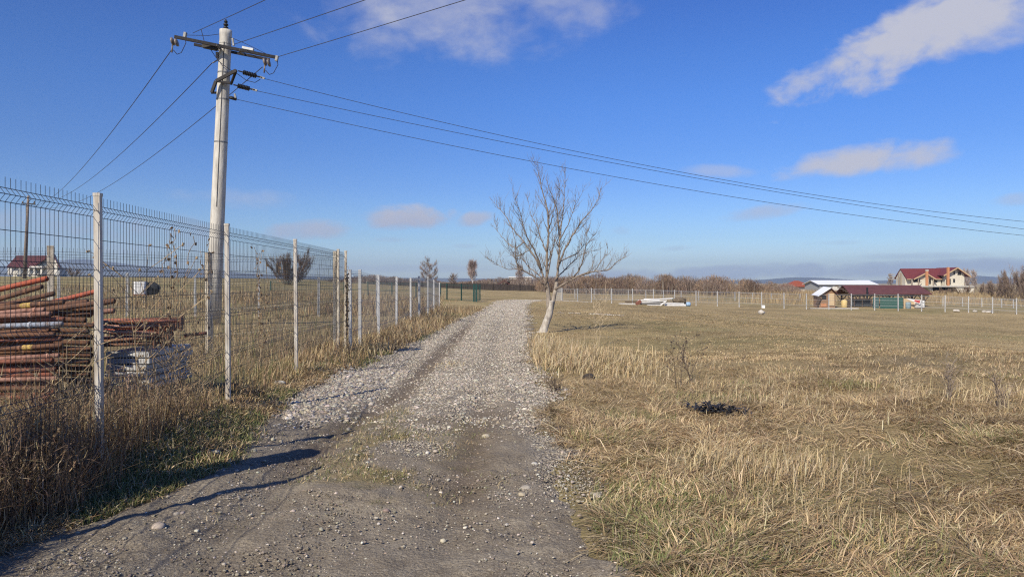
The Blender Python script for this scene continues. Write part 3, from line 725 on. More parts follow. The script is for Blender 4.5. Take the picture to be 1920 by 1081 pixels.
# disc insulators below both ends of the arm
for (x, y, s) in [(326, 80, -1), (499, 118, 1)]:
    c = P(x, y, PY - .25)
    mb = MB(); 
    for k in range(2): mb.lathe(c + Vector((-.08 + .12 * k, 0, .02 - .03 * k)), c + Vector((0.0 + .12 * k, 0, .04 - .03 * k)), [(0, .06), (.25, .115), (.75, .125), (1, .06)], 14)
    mb.tube([c + Vector((-.04, 0, -.05)), c + Vector((-.06, 0, -.30))], .025, 6)
    mb.build('insulator', PORC, pole, True)
    e = P(347 if s < 0 else 519, 66 if s < 0 else 110, PY - .25)
    lp = [P(x - 1, y + 14, PY - .25), P(x + 6, y + 22, PY - .25), P(x + 14, y + 19, PY - .25), e.lerp(P(x + 18, y + 16, PY - .25), .5) + Vector((.05, 0, 0)), e]
    MB().tube(lp, .011, 5).build('jumper_cable', STEEL, pole)
    MB().obox(e, (.07, .10, .16), 0, .2).build('clamp', GALV, pole)
# small frame with the long strain insulators
f0 = P(405, 152, PY - .32); f1 = P(443, 132, PY - .25); f2 = P(397, 174, PY - .3); f3 = P(433, 158, PY + .1)
mb = MB(); mb.bar(f0, f1, .07, .09); mb.bar(f0, f2, .07, .08); mb.bar(f1, f3, .06, .07)
mb.bar(f2, P(408, 174, PY + .1), .05, .07); mb.bar(f0, P(432, 156, PY - .24), .06, .06)
mb.build('bracket', STEEL, pole)
for (p0, p1) in [((447, 133), (492, 146)), ((438, 159), (478, 169))]:
    A_, B_ = P(*p0, PY - .2), P(*p1, PY - .2)
    mb = MB(); prof = [(0, .02), (.2, .02)]
    for k in range(8):
        t = .2 + k * .07; prof += [(t + .002, .035), (t + .02, .075), (t + .03, .075), (t + .05, .035)]
    prof += [(.8, .02), (1, .03)]
    mb.lathe(A_, B_, prof, 10); mb.build('insulator', BLACK, pole, True)
    MB().obox(B_, (.14, .04, .06), 0, .3).build('clamp', GALV, pole)
MB().tube([P(432, 183, PY - .1), P(443, 186, PY - .1)], .05, 8).build('clamp', STEEL, pole)
MB().tube([P(430, 183, PY - .2), P(434, 184, PY - .2), P(440, 184, PY - .2)], .04, 8).build('insulator', BLACK, pole, True)
MB().bar(P(440, 176, PY - .2), P(442, 184, PY - .2), .05).build('clamp', GALV, pole)
MB().tube([P(377, 55, PY), P(383, 78, PY), P(394, 92, PY - .2), P(410, 115, PY - .3), P(428, 129, PY - .3), P(447, 140, PY - .1), P(462, 151, PY - .1), P(478, 155, PY - .1), P(488, 149, PY - .1)], .010, 5).build('jumper_cable', STEEL, pole)
MB().tube([P(347, 66, PY), P(390, 67, PY), P(413, 64, PY), P(434, 71, PY - .1), P(460, 82, PY), P(505, 104, PY)], .008, 5).build('jumper_cable', STEEL, pole)
MB().bar(P(436, 72, PY - .15), P(438, 86, PY - .15), .05).build('clamp', GALV, pole)
MB().bar(P(399, 118, PY), P(411, 111, PY - .1), .03).build('clamp', GALV, pole); MB().obox(P(408, 104, PY - .1), (.08, .1, .18)).build('clamp', PORC, pole)
# far pole on the left
FPY = 95.0
fb = P(46, 522, FPY); fb.z = g1(fb.x, fb.y); ft = P(53, 367, FPY)
fp = root('utility_pole', fb, 'thin leaning wooden utility pole far off, beside the house on the left', 'utility pole')
MB().tube([fb, fb.lerp(ft, .5), ft], [.24, .2, .14], 10).build('shaft', mat('pole_wood', (.20, .16, .13), .9, .3, 5), fp, True)
MB().bar(P(42, 381, FPY), P(66, 383, FPY), .16, .16).build('crossarm', STEEL, fp)
for x in (42.5, 65): MB().tube([P(x, 382, FPY), P(x, 377, FPY)], .09, 8).build('insulator', PORC, fp)

# wires
WIRE = mat('wire', (.045, .045, .05), .5, .2)
def wire(p, q, sag, label, r=.0095):
    p = Vector(p); q = Vector(q); n = 40
    pts = [p.lerp(q, t / n) - Vector((0, 0, 4 * sag * (t / n) * (1 - t / n))) for t in range(n + 1)]
    MB().tube(pts, r, 5).solo('power_line', WIRE, p, label, 'power line', 'power lines on the concrete pole')
# three wires that pass overhead, towards the camera side
for (x, y, xe, ye, lab) in [(362, 62, 492, 0, 'overhead wire leaving the left crossarm end over the top of the photo'),
                            (437, 84, 677, 0, 'overhead wire leaving the crossarm middle over the top of the photo'),
                            (520, 107, 864, 0, 'overhead wire leaving the right crossarm end over the top of the photo')]:
    p = P(x, y, PY)
    e = P(xe, ye, PY * (.82 if xe < 500 else .78))
    dirv = e - p
    wire(p, p + dirv * 3.2, .04, lab)
for (x, y, xe, ye, Ye, lab) in [(323, 92, 43, 382, FPY, 'wire from the hanging left insulator down to the far wooden pole'),
                                (398, 118, 54, 372, FPY, 'wire from the shaft just below the crossarm to the far wooden pole'),
                                (492, 126, 65, 383, FPY, 'wire from the hanging right insulator passing behind the shaft to the far pole')]:
    wire(P(x, y, PY + (.0 if x < 450 else -.25)), P(xe, ye, Ye), 1.9, lab, .013)
for (x, y, sg, ye, lab) in [(493, 147, .75, 431, 'long wire sagging right from the upper strain insulator, highest of three crossing the sky'),
                            (479, 170, .4, 454, 'long wire sagging right from the lower strain insulator, middle of three crossing the sky'),
                            (442, 186, .6, 459, 'long wire sagging right from the shaft clamp, lowest of three crossing the sky')]:
    p = P(x, y, PY - .2); q = P(2120, ye, 30)
    wire(p, q, sg, lab, .008)

# ------------------------------------------------------------------ mesh fences
MESHM = mat('dark_fence_wire', (.075, .08, .082), .45, .2, metal=.3)
GREENM = mat('green_fence_wire', (.02, .085, .07), .5, .2)
GREYM = mat('grey_fence_wire', (.20, .21, .22), .5, .2, metal=.3)
POSTW = mat('chipped_white_post', (.56, .53, .47), .7, .0, 7, .15, 60, col2=(.34, .29, .23), stretch=(4, 4, 1.0))
POSTC = mat('mossy_concrete_post', (.52, .47, .38), .9, .0, 9, .3, 60, col2=(.28, .23, .17))
POSTG = mat('galvanised_post', (.41, .41, .405), .55, .15, 6)
POSTGR = mat('green_post', (.012, .055, .048), .5, .2)
def panel_mesh(name, L, H, m, sp=.055, r=.0024, period=.47, fold=.045, k=4, rh=None):
    mb = MB(); rh = rh or r * 1.15
    folds = [H - .045 - period * i for i in range(int((H - .1) / period) + 1)]
    z_pts = [H + .025]
    for z in folds: z_pts += [(z), (z - fold, 1), (z - 2 * fold)]
    pts = []
    for z in z_pts:
        pts.append((-.035, z[0]) if isinstance(z, tuple) else (0, z))
    pts.append((0, .02))
    n = int(L / sp)
    for i in range(n + 1):
        x = .02 + i * (L - .04) / n
        mb.tube([(x, y, z) for y, z in pts], r, k, False)
    for z in folds:
        for (y, zz) in ((.005, z), (-.035, z - fold), (.005, z - 2 * fold), (.005, z - period * .58)):
            if zz > .03: mb.tube([(0, y, zz), (L, y, zz)], rh, k, False)
    me = bpy.data.meshes.new(name); me.from_pydata(mb.v, [], mb.f); me.materials.append(m)
    return me
def box_mesh(name, w, dd, h, m, cap=True):
    mb = MB().box(-w / 2, w / 2, -dd / 2, dd / 2, -.25, h)
    if cap: mb.box(-w / 2 - .003, w / 2 + .003, -dd / 2 - .003, dd / 2 + .003, h, h + .012)
    me = bpy.data.meshes.new(name); me.from_pydata(mb.v, [], mb.f); me.materials.append(m); return me
def fence(name, label, pts, tops, pw, pm, wm, H, wire_r, sp=.055, group=None, panel=True, postmats=None, period=.47, lead=None):
    """pts: (x, y) of the posts, tops: z of the post tops"""
    p0 = pts[0]; rt = root(name, (p0[0], p0[1], g1(*p0)), label, 'fence', group)
    pmesh = {}; L0 = wloc(rt); panm = None
    for i, ((x, y), zt) in enumerate(zip(pts, tops)):
        zb = g1(x, y); m = (postmats or {}).get(i, pm)
        key = (m.name, round(zt - zb, 1))
        if key not in pmesh: pmesh[key] = box_mesh('post', pw, pw * 1.05, 1.0, m)
        o = bpy.data.objects.new('post', pmesh[key]); COL.objects.link(o); o.parent = rt
        nxt = pts[i + 1] if i + 1 < len(pts) else pts[i - 1]
        o.location = Vector((x, y, zb)) - L0; o.scale = (1, 1, zt - zb)
        o.rotation_euler = (random.uniform(-.008, .008), random.uniform(-.008, .008), math.atan2(nxt[1] - y, nxt[0] - x))
        if panel and i + 1 < len(pts):
            a = Vector((x, y, zt - .03 - H)); b = Vector((pts[i + 1][0], pts[i + 1][1], tops[i + 1] - .03 - H))
            Ln = (b - a).length
            if Ln < 1.2 and name != 'mesh_fence': pass
            if panm is None: panm = {}
            nom = round(Ln / .25) * .25 if Ln < 4.2 else 2.5
            nom = max(nom, .25)
            if nom not in panm: panm[nom] = panel_mesh('mesh_panel', nom, H, wm, sp, wire_r, period, k=4 if wire_r < .003 else 3)
            o = bpy.data.objects.new('mesh_panel', panm[nom]); COL.objects.link(o); o.parent = rt
            nv = Vector((b.y - a.y, a.x - b.x, 0)).normalized() * (pw * .5 + .01)
            if nv.y > 0: nv = -nv
            o.location = a + nv - L0
            dxy = math.hypot(b.x - a.x, b.y - a.y)
            o.scale = (Ln / nom, 1, 1)
            o.rotation_euler = (0, -math.atan2(b.z - a.z, dxy), math.atan2(b.y - a.y, b.x - a.x))
    return rt
# tall fence beside the track
ys = [-1.9, 1.1, 4.05, 5.75, 8.72, 11.95, 15.3, 15.98]
xs = [-3.02, -3.12, -3.22, PX(187, 5.75), PX(428, 8.72), PX(555.5, 11.95), PX(634, 15.3), PX(647, 15.98)]
tops = [2.29, 2.29, 2.29, EYE + 162 / F * 5.75, EYE + 107 / F * 8.72, EYE + 79 / F * 11.95, EYE + 61 / F * 15.3, EYE + 58 / F * 15.98]
fence('mesh_fence', 'tall dark wire mesh fence on chipped white posts beside the gravel track, pipes behind it', list(zip(xs, ys)), tops, .046, POSTW, MESHM, 1.86, .0023, postmats={6: POSTC, 7: POSTC})
gp = root('shadow_post', (-3.62, 4.45, g1(-3.62, 4.45)), 'thick unseen post inside the yard, added to cast the broad shadow on the verge', 'post')
MB().tube([(-3.62, 4.45, 0), (-3.61, 4.45, 1.4), (-3.6, 4.46, 2.45)], [.16, .15, .13], 12).build('shaft', mat('shadow_post_brown', (.30, .25, .19), .9, .3, 6), gp, True)  # unseen round post, added only for its broad shadow band across verge and dirt
# rear side of the small enclosure
bp_ = [(-10.4, 11.2), (PX(95, 12.1), 12.1), (PX(392, 13.2), 13.2), (xs[6] - .05, 15.35)]
fence('mesh_fence', 'dark wire mesh fence with two old concrete posts closing the pipe yard at the rear', bp_, [2.15, EYE + 67 / F * 12.1, EYE + 55 / F * 13.2, 2.25], .095, POSTC, MESHM, 1.75, .0021)
# lower fence with galvanised posts
F2 = [(657, 507, 15.9), (675, 507, 16.9), (710, 516.5, 19.3), (743.5, 519.5, 22.9), (770, 521.5, 27.2), (786, 518, 29.3), (802, 519, 31.8), (813.5, 525, 35.5), (824, 530, 38.4)]
fence('mesh_fence', 'low grey wire mesh fence on slim pale posts along the left verge of the track', [(PX(x, Y), Y) for x, y, Y in F2], [P(x, y, Y).z for x, y, Y in F2], .06, POSTG, GREYM, 1.5, .0028, .1, period=.6)
F3 = [(110, 508, 27.4), (238, 512, 28.0), (366, 517, 28.7), (486, 519, 29.5), (597, 520, 30.3), (707, 516, 31.2), (786, 521, 32)]
F3 = [(-20, 505, 26.8)] + F3
fence('mesh_fence', 'thin wire fence on white posts across the weedy field behind the concrete pole', [(PX(x, Y), Y) for x, y, Y in F3], [P(x, y, Y).z for x, y, Y in F3], .085, POSTG, MESHM, 1.5, .003, .16, period=.6)
F4 = [(900, 533, 62), (888.5, 533, 58), (865, 532, 60), (838, 531, 61), (826, 530.5, 61.5), (780, 529.5, 63), (735, 529, 64), (690, 528, 65), (645, 528, 66), (600, 527.5, 67), (555, 527, 68), (508, 527, 69)]
fence('mesh_fence', 'dark green wire mesh fence with green posts, ending beside the track bend', [(PX(x, Y), Y) for x, y, Y in F4], [P(x, y, Y).z for x, y, Y in F4], .075, POSTGR, GREENM, 1.45, .0035, .1, postmats=None, period=.6)
F5 = [(1054, 540, 91), (1083, 540.5, 90), (1109, 540, 88.5), (1147, 540.5, 87.5), (1186, 541, 86.5), (1225, 542, 86), (1265, 543.5, 85.5), (1305, 545, 85), (1345, 546, 84.5), (1386, 546.5, 84), (1428, 547.5, 83), (1470, 549, 82.5), (1512, 550, 82), (1554, 551, 81.5), (1596, 550.5, 81), (1640, 550.5, 80.5), (1684, 551, 79.5), (1728, 553, 79), (1772, 553.5, 78), (1816, 555.5, 77), (1861, 557, 76), (1906, 559, 75), (1952, 561, 74), (2000, 563, 73)]
fence('mesh_fence', 'long white post mesh fence along the meadow edge, nearest of those at far right', [(PX(x, Y), Y) for x, y, Y in F5], [P(x, y, Y).z for x, y, Y in F5], .095, POSTG, GREYM, 1.55, .0045, .1, period=.6)
F6 = [(1078, 543, 104), (1114, 543, 104), (1146, 543.5, 104), (1178, 543.5, 104), (1211, 544, 104), (1244, 544, 104), (1277, 545, 104), (1310, 545.5, 104), (1345, 546, 104), (1378, 547, 104), (1411, 549, 104), (1446, 549.5, 104), (1470, 550, 103), (1500, 551, 103)]
fence('mesh_fence', 'white post mesh fence behind the meadow edge fence, in front of the wood', [(PX(x, Y), Y) for x, y, Y in F6], [P(x, y, Y).z for x, y, Y in F6], .095, POSTG, GREYM, 1.5, .005, .12, period=.6)
F7 = [(1768, 557, 92), (1805, 558, 91), (1841, 559, 90), (1878, 560, 89), (1900, 561, 88.5), (1935, 563, 88)]
fence('mesh_fence', 'short mesh fence with white posts behind the far right fence, before the thicket', [(PX(x, Y), Y) for x, y, Y in F7], [P(x, y, Y).z for x, y, Y in F7], .09, POSTG, GREYM, 1.4, .005, .12, period=.6)
# small pale gate by the bend of the track
gt = root('gate', P(1046, 563, 72), 'small pale mesh gate standing by the bend of the track, behind the walnut tree', 'gate')
gx0, gx1, gzb, gzt = PX(1040, 72), PX(1052, 72), P(0, 563, 72).z, P(0, 539, 72).z
for x in (gx0, gx1): MB().bar((x, 72, gzb), (x, 72, gzt), .06).build('post', POSTG, gt)
pl = MB()
for i in range(9): pl.bar((gx0 + .03 + (gx1 - gx0 - .06) * i / 8, 72, gzb + .1), (gx0 + .03 + (gx1 - gx0 - .06) * i / 8, 72, gzt - .06), .022)
for i in range(8): pl.bar((gx0 + .03, 72.02, gzb + .1 + i * .16), (gx1 - .03, 72.02, gzb + .1 + i * .16), .022)
pl.build('mesh_panel', POSTG, gt)
gt2 = root('gate_post', P(890.5, 567, 57.7), 'thick dark green gate post pair at the corner of the green fence by the track', 'gate post')
for x in (888.5, 893): MB().box(PX(x, 57.6) - .06, PX(x, 57.6) + .06, 57.54, 57.66, P(0, 568, 57.6).z, P(0, 532, 57.6).z).build('post', POSTGR, gt2)
# dark board fence far behind
wf = root('board_fence', P(905, 543.5, 150), 'long dark weathered wooden board fence across the field beyond the track', 'fence')
mb = MB(); x = 690
WD = [(690, 526.5, 536, 158), (826, 530.5, 541, 152), (905, 531.5, 544, 150), (960, 533, 545, 150), (1008, 534.5, 546.5, 150)]
while x < 1006:
    yt = np.interp(x, [w[0] for w in WD], [w[1] for w in WD]); yb = np.interp(x, [w[0] for w in WD], [w[2] for w in WD]); Y = np.interp(x, [w[0] for w in WD], [w[3] for w in WD])
    a = P(x, yb + 1, Y); b = P(x + 1.45, yt + random.uniform(-.25, .35), Y)
    mb.box(a.x, b.x, Y - .03 + random.uniform(-.03, .03), Y + .03, a.z, b.z); x += 1.6
mb.build('boards', mat('dark_boards', (.05, .04, .035), .9, .5, 3, stretch=(4, 4, .3)), wf)
for x in range(700, 1006, 25):
    yt = np.interp(x, [w[0] for w in WD], [w[1] for w in WD]); yb = np.interp(x, [w[0] for w in WD], [w[2] for w in WD]); Y = np.interp(x, [w[0] for w in WD], [w[3] for w in WD])
    MB().bar(P(x, yb, Y - .12), P(x, yt - .6, Y - .12), .12).build('post', mat('dark_boards', (0, 0, 0)), wf)

# ------------------------------------------------------------------ pipes behind the fence
RUST = mat('rusty_red_paint', (.33, .115, .07), .8, .0, 9, .3, 90, col2=(.13, .075, .05))
RUSTB = mat('brown_rust', (.23, .115, .065), .85, .0, 14, .2, 90, col2=(.12, .07, .05))
RED = mat('orange_red_paint', (.48, .12, .06), .6, .0, 10, .15, 90, col2=(.30, .09, .055))
PALER = mat('worn_pinkish_rust', (.42, .24, .18), .8, .0, 18, .2, 90, col2=(.25, .12, .08))
BLUE = mat('worn_pale_blue_paint', (.36, .42, .50), .7, .0, 18, .2, 90, col2=(.24, .17, .13))
YEL = mat('yellow_paint', (.50, .37, .09), .8, .0, 40, col2=(.24, .14, .07))
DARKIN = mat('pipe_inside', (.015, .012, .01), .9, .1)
def pipe(p, q, r, m, label, group, collar=True, yellow=None):
    p = Vector(p); q = Vector(q); t = (q - p).normalized()
    rt = root('scaffold_pipe', p, label, 'pipe', group)
    r *= .9
    mb = MB()
    # hollow at the right-hand end
    n0 = len(mb.v); mb.tube([p, q], r, 10, False); mb.tube([q, q - t * .06], [r * .86, r * .86], 10, False)
    a = len(mb.v) - 40
    for j in range(10): mb.f.append((a + 10 + j, a + 10 + (j + 1) % 10, a + 20 + (j + 1) % 10, a + 20 + j))
    mb.build('tube', m, rt, True)
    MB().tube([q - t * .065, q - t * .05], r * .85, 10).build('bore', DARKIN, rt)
    if collar:
        s = random.uniform(.08, .5); c = q - t * s
        MB().tube([c - t * .012, c + t * .012], r * 1.18, 10).build('collar', m, rt)
    if yellow:
        c = q - t * yellow
        MB().tube([c - t * .06, c + t * .05], r * 1.02, 10).build('paint_mark', YEL, rt)
    return rt
GL = 'scaffold pipes stacked behind the tall fence'
LBL = {'RUST': 'red brown rusty pipe in the tall left stack behind the fence', 'RUSTB': 'dark brown rusty pipe in the tall left stack behind the fence', 'PALER': 'pale worn pinkish pipe in the tall left stack behind the fence'}
def px_pipe(xe, ye, xs_, ys_, Y, r, m, label, group=GL, **k):
    """right end at pixel xe, ye; passes pixel xs_, ys_; runs on to the left"""
    q = P(xe, ye, Y); s = P(xs_, ys_, Y + .1); t = (q - s).normalized()
    return pipe(q - t * random.uniform(2.3, 2.8), q, r, m, label, group, **k)
px_pipe(88, 522, 0, 542, 7.15, .030, RED, 'bright orange red pipe sloping up on top of the tall left stack', collar=False)
px_pipe(78, 537, 0, 560, 7.12, .028, RUSTB, 'brown pipe second from the top of the tall left stack, sloping up')
px_pipe(101, 550, 0, 573, 7.1, .027, RUSTB, 'brown pipe third from the top of the tall left stack, sloping')
px_pipe(119, 565, 0, 578, 7.05, .030, RUSTB, 'brown pipe with a yellow paint mark near the top of the tall left stack', yellow=.40)
px_pipe(116, 647, 0, 654, 7.0, .028, RUSTB, 'brown pipe with a yellow paint mark halfway down the tall left stack', yellow=.36)
px_pipe(116, 607, 0, 611, 7.0, .029, BLUE, 'pale blue grey painted pipe in the tall left stack')
rows = [(83, 580), (93, 588), (120, 598), (92, 619), (102, 626), (114, 635), (110, 666), (98, 675), (102, 685), (104, 692), (100, 701), (106, 709), (96, 718), (90, 727), (100, 735), (93, 744), (86, 752), (88, 760)]
for i, (x, y) in enumerate(rows):
    nm = ['RUST', 'PALER', 'RUST', 'RUSTB', 'RUST'][i % 5] if y > 700 or i % 2 else ['PALER', 'RUSTB', 'RUST'][i % 3]
    px_pipe(x, y, 0, y + random.uniform(1.5, 6) * (1 if y < 720 else .3), 7.0 + random.uniform(-.05, .06), random.uniform(.024, .029), globals()[nm], LBL[nm])
for i in range(24):     # second layer, filling the gaps
    y = 584 + i * 7.6
    px_pipe(108 + random.uniform(-20, 14), y + 4, 0, y + 8, 7.12 + random.uniform(-.02, .04), .027, RUSTB, LBL['RUSTB'])
GB = 'scaffold pipes at the back of the tall stack'
px_pipe(181, 546, 132, 558, 8.1, .030, RED, 'orange red pipe lying on the back of the tall stack near the first white post', GB, collar=False)
for (x, y, m, l) in [(164, 565, RUSTB, 0), (214, 564, RUSTB, 0), (213, 582, PALER, 0), (178, 580, RUSTB, 1), (165, 575, RUSTB, 1), (170, 590, RUSTB, 1), (160, 600, RUSTB, 1), (176, 610, RUSTB, 1), (165, 621, RUSTB, 1), (172, 632, RUSTB, 1), (166, 643, RUSTB, 1), (170, 655, RUSTB, 1), (172, 666, RUSTB, 1), (166, 678, RUSTB, 1), (170, 690, RUSTB, 1), (168, 702, RUSTB, 1), (172, 714, RUSTB, 1)]:
    px_pipe(x, y, x - 90, y + (12 if y < 570 else -3 if l else 9), 7.9 + random.uniform(-.1, .25), .033, m,
            'dark shaded pipe at the back of the tall stack, left of the first white post' if l else
            ('brown pipe end reaching past the first white post, upper of two' if (x, y) == (214, 564) else 'pale pipe end reaching past the first white post, lower of two' if x == 213 else 'short brown pipe end below the orange red pipe by the first white post'), GB)
# flat bundle of rusty props on pale slabs
GP = 'rusty props lying on the pale slabs'
for i in range(30):
    row = i // 6; k = i % 6
    y = 601 + row * 10.0 + random.uniform(-2, 2); Y = 8.3 + k * .16
    xr = 330 - row * 9 + random.uniform(-22, 14) + (18 if k > 3 else 0); xl = 188 + random.uniform(-15, 28)
    q = P(xr, y + random.uniform(-3, 4), Y); p = P(xl, y + random.uniform(-2, 7), Y - .15)
    m = random.choice([RUST, RUSTB, RUST, RED if row < 3 else RUSTB, PALER])
    t = (q - p).normalized(); rt = root('steel_prop', p, 'thin rusty steel prop in the low bundle lying on pale slabs', 'prop', GP)
    MB().tube([p, q], random.uniform(.016, .022), 8).build('tube', m, rt, True)
    MB().obox(q, (.014, .1, .1), math.atan2(t.y, t.x)).build('end_plate', RUSTB, rt)
px_ = root('steel_prop', P(352, 626, 9.2), 'single rusty prop poking out to the right of the low bundle', 'prop', GP)
MB().tube([P(345, 629, 9.2), P(388, 624, 9.3)], .022, 8).build('tube', RUST, px_, True)
SLAB = mat('pale_slab', (.46, .46, .45), .85, .2, 4, .2, 50)
for i in range(6):
    z = P(0, 655, 8.6).z - i * .075 - .03
    x0 = P(203 + random.uniform(-6, 4), 0, 8.3).x; x1 = P(306 + random.uniform(-5, 8), 0, 8.7).x
    MB().obox(((x0 + x1) / 2, 8.85, z), (x1 - x0, 1.1, .058), random.uniform(-.02, .02)).solo('concrete_slab', SLAB, ((x0 + x1) / 2, 8.85, z - .03), 'pale grey slab in the low pile under the rusty props', 'slab', 'pale slabs under the props')
# white container and dark heap in the left field
ibc = root('water_tank', P(264, 551, 46), 'white box shaped tank standing in the weedy field left of the concrete pole', 'tank')
c = P(264, 539, 46); mb = MB(); mb.obox(c, (.62, .7, .80), .2); mb.build('tank_body', mat('white_plastic', (.80, .80, .78), .5, .08), ibc)
MB().obox((c.x, c.y, c.z - .45), (.72, .8, .1), .2).build('pallet', RUSTB, ibc); MB().tube([(c.x, c.y, c.z + .40), (c.x, c.y, c.z + .46)], .1, 10).build('lid', BLACK, ibc)
for k in range(4): MB().bar((c.x - .3 + .2 * k, c.y - .37, c.z - .4), (c.x - .3 + .2 * k, c.y - .37 - .07 * k * .2, c.z + .4), .018).build('cage_bar', GALV, ibc)
def lump(name, c, s, m, label, cat, seed, group=None, sub=3, rough=.35):
    v, f = ico(sub); c = Vector(c)
    nn = fbm(v[:, 0] * 2.3 + seed * 7.1 + 9, v[:, 1] * 2.3 + v[:, 2] * 1.9 + 11, seed, 4)
    v = v * (1 + rough * (nn - .45)[:, None] * 2.2) * np.array(s)
    mb = MB(); mb.add([tuple(c + Vector(p)) for p in v], [tuple(x) for x in f])
    return mb.solo(name, m, c - Vector((0, 0, s[2])), label, cat, group, True)
lump('tarp_heap', P(283, 541, 46.6), (.55, .5, .42), mat('dark_tarp', (.03, .032, .035), .7, .4), 'dark tarpaulin heap beside the white tank in the left field', 'heap', 4)
# ------------------------------------------------------------------ bare trees
BARK = mat('grey_brown_bark', (.23, .185, .145), .9, .35, 14, .3, 60)
WHITEW = mat('whitewashed_bark', (.50, .46, .39), .9, .0, 10, .5, 40, col2=(.30, .26, .21), stretch=(1, 1, .5))
def smooth_pts(pts, n):
    pts = [Vector(p) for p in pts]; out = []
    for i in range(len(pts) - 1):
        p0 = pts[max(i - 1, 0)]; p1 = pts[i]; p2 = pts[i + 1]; p3 = pts[min(i + 2, len(pts) - 1)]
        for k in range(n):
            t = k / n
            out.append(.5 * ((2 * p1) + (p2 - p0) * t + (2 * p0 - 5 * p1 + 4 * p2 - p3) * t * t + (3 * p1 - p0 - 3 * p2 + p3) * t ** 3))
    out.append(pts[-1]); return out
def twig(mb, p, d, L, r, lvl, up=.35, k=4):
    n = 5; pts = [p]; dd = d.normalized(); q = Vector(p)
    for i in range(n):
        dd = (dd + Vector((random.uniform(-.16, .16), random.uniform(-.16, .16), up * .18 + random.uniform(-.1, .1)))).normalized()
        q = q + dd * (L / n); pts.append(q.copy())
    mb.tube(pts, [r * (1 - .62 * i / n) for i in range(n + 1)], k, False)
    if lvl > 0:
        m = max(2, int(L / .16))
        for j in range(m):
            i = random.randint(1, n - 1); t = (pts[i + 1] - pts[i]).normalized() if i < n else dd
            side = t.cross(Vector((random.uniform(-1, 1), random.uniform(-1, 1), random.uniform(-1, 1)))).normalized()
            twig(mb, pts[i].lerp(pts[i + 1], random.random()), t * .75 + side * .8 + Vector((0, 0, .25)), L * random.uniform(.3, .55), max(r * .55, .0042), lvl - 1, up, 3)
TY = 23.5
def T_(zx, zy, dy=0.):
    zy = 1034 - (1034 - zy) * (1 if zy > 780 else .945)
    return P(880 + (430 + (zx - 430) * .955) / 3.003, 280 + zy / 3.003, TY + dy)
tb = T_(414, 1034); tb.z = g1(tb.x, tb.y) - .03
walnut = root('bare_tree', tb, 'bare leaning walnut tree with a whitewashed lower trunk beside the gravel track', 'tree')
mb = MB()
tr = smooth_pts([tb, T_(420, 1012), T_(433, 975), T_(450, 930), T_(457, 890), T_(462, 850)], 4)
rad = np.interp(np.linspace(0, 1, len(tr)), [0, .08, .3, .7, 1], [.23, .155, .124, .11, .09])
mb.tube(tr, list(rad), 14)
mb.build('trunk', WHITEW, walnut, True)
PBARK = mat('pale_bark', (.38, .33, .27), .9, .0, 9, .5, 40, col2=(.20, .165, .13), stretch=(1, 1, .4))
mb = MB()
mb.tube(smooth_pts([T_(452, 905), T_(447, 870), T_(446, 830), T_(441, 785), T_(437, 730)], 4), list(np.linspace(.086, .057, 17)), 12)
mb.tube(smooth_pts([T_(460, 905, .05), T_(470, 865, .06), T_(479, 825, .08), T_(487, 780, .1), T_(493, 730, .1)], 4), list(np.linspace(.086, .055, 17)), 12)
mb.build('forked_stem', PBARK, walnut, True)
LIMBS = [  # pixel chain in the enlarged view, end depth offset, start radius
    ([(441, 778), (436, 700), (440, 560), (446, 420), (440, 300), (410, 190), (390, 90), (378, 15)], -.3, .062),
    ([(441, 778), (425, 725), (400, 650), (352, 560), (300, 490), (232, 405), (190, 330), (150, 285), (112, 238)], .7, .050),
    ([(440, 775), (415, 740), (375, 705), (310, 668), (270, 640), (252, 575), (250, 490), (225, 385), (217, 300)], -1.0, .042),
    ([(310, 668), (262, 652), (200, 652), (140, 622), (84, 584)], -.5, .022),
    ([(405, 660), (372, 560), (330, 480), (300, 410), (285, 330), (262, 270), (243, 198)], -.9, .036),
    ([(300, 490), (250, 525), (190, 480), (150, 430), (125, 365)], 1.2, .024),
    ([(487, 775), (497, 700), (505, 600), (512, 480), (500, 330), (482, 250), (452, 180), (432, 105)], .5, .060),
    ([(512, 480), (522, 400), (533, 300), (541, 200), (541, 60)], .9, .034),
    ([(500, 650), (540, 545), (590, 450), (640, 370), (698, 305), (738, 235), (756, 172)], .3, .042),
    ([(487, 775), (520, 752), (580, 717), (660, 680), (740, 665), (800, 655), (850, 610), (890, 585)], -.6, .050),
    ([(580, 717), (625, 660), (652, 590), (668, 520), (690, 480), (712, 448)], -1.1, .034),
    ([(505, 610), (560, 585), (630, 545), (660, 480), (675, 420)], 1.1, .030),
    ([(430, 750), (455, 620), (475, 520), (490, 440), (500, 380)], -1.0, .034),
    ([(660, 680), (715, 665), (760, 600), (790, 560), (798, 530)], .2, .026),
    ([(446, 420), (470, 340), (480, 290), (510, 220), (512, 170)], -.9, .022),
    ([(512, 480), (560, 390), (600, 280), (603, 190)], -.7, .024),
    ([(252, 575), (300, 560), (350, 520), (380, 440), (400, 370)], -1.6, .022),
    ([(440, 560), (405, 480), (380, 400), (345, 330), (322, 215)], 1.0, .028),
    ([(497, 700), (540, 660), (600, 600), (650, 560), (720, 540)], 1.7, .030),
    ([(432, 740), (395, 690), (330, 640), (290, 590), (250, 590), (205, 520)], 1.6, .030)]
crown = MB()
lo = .0
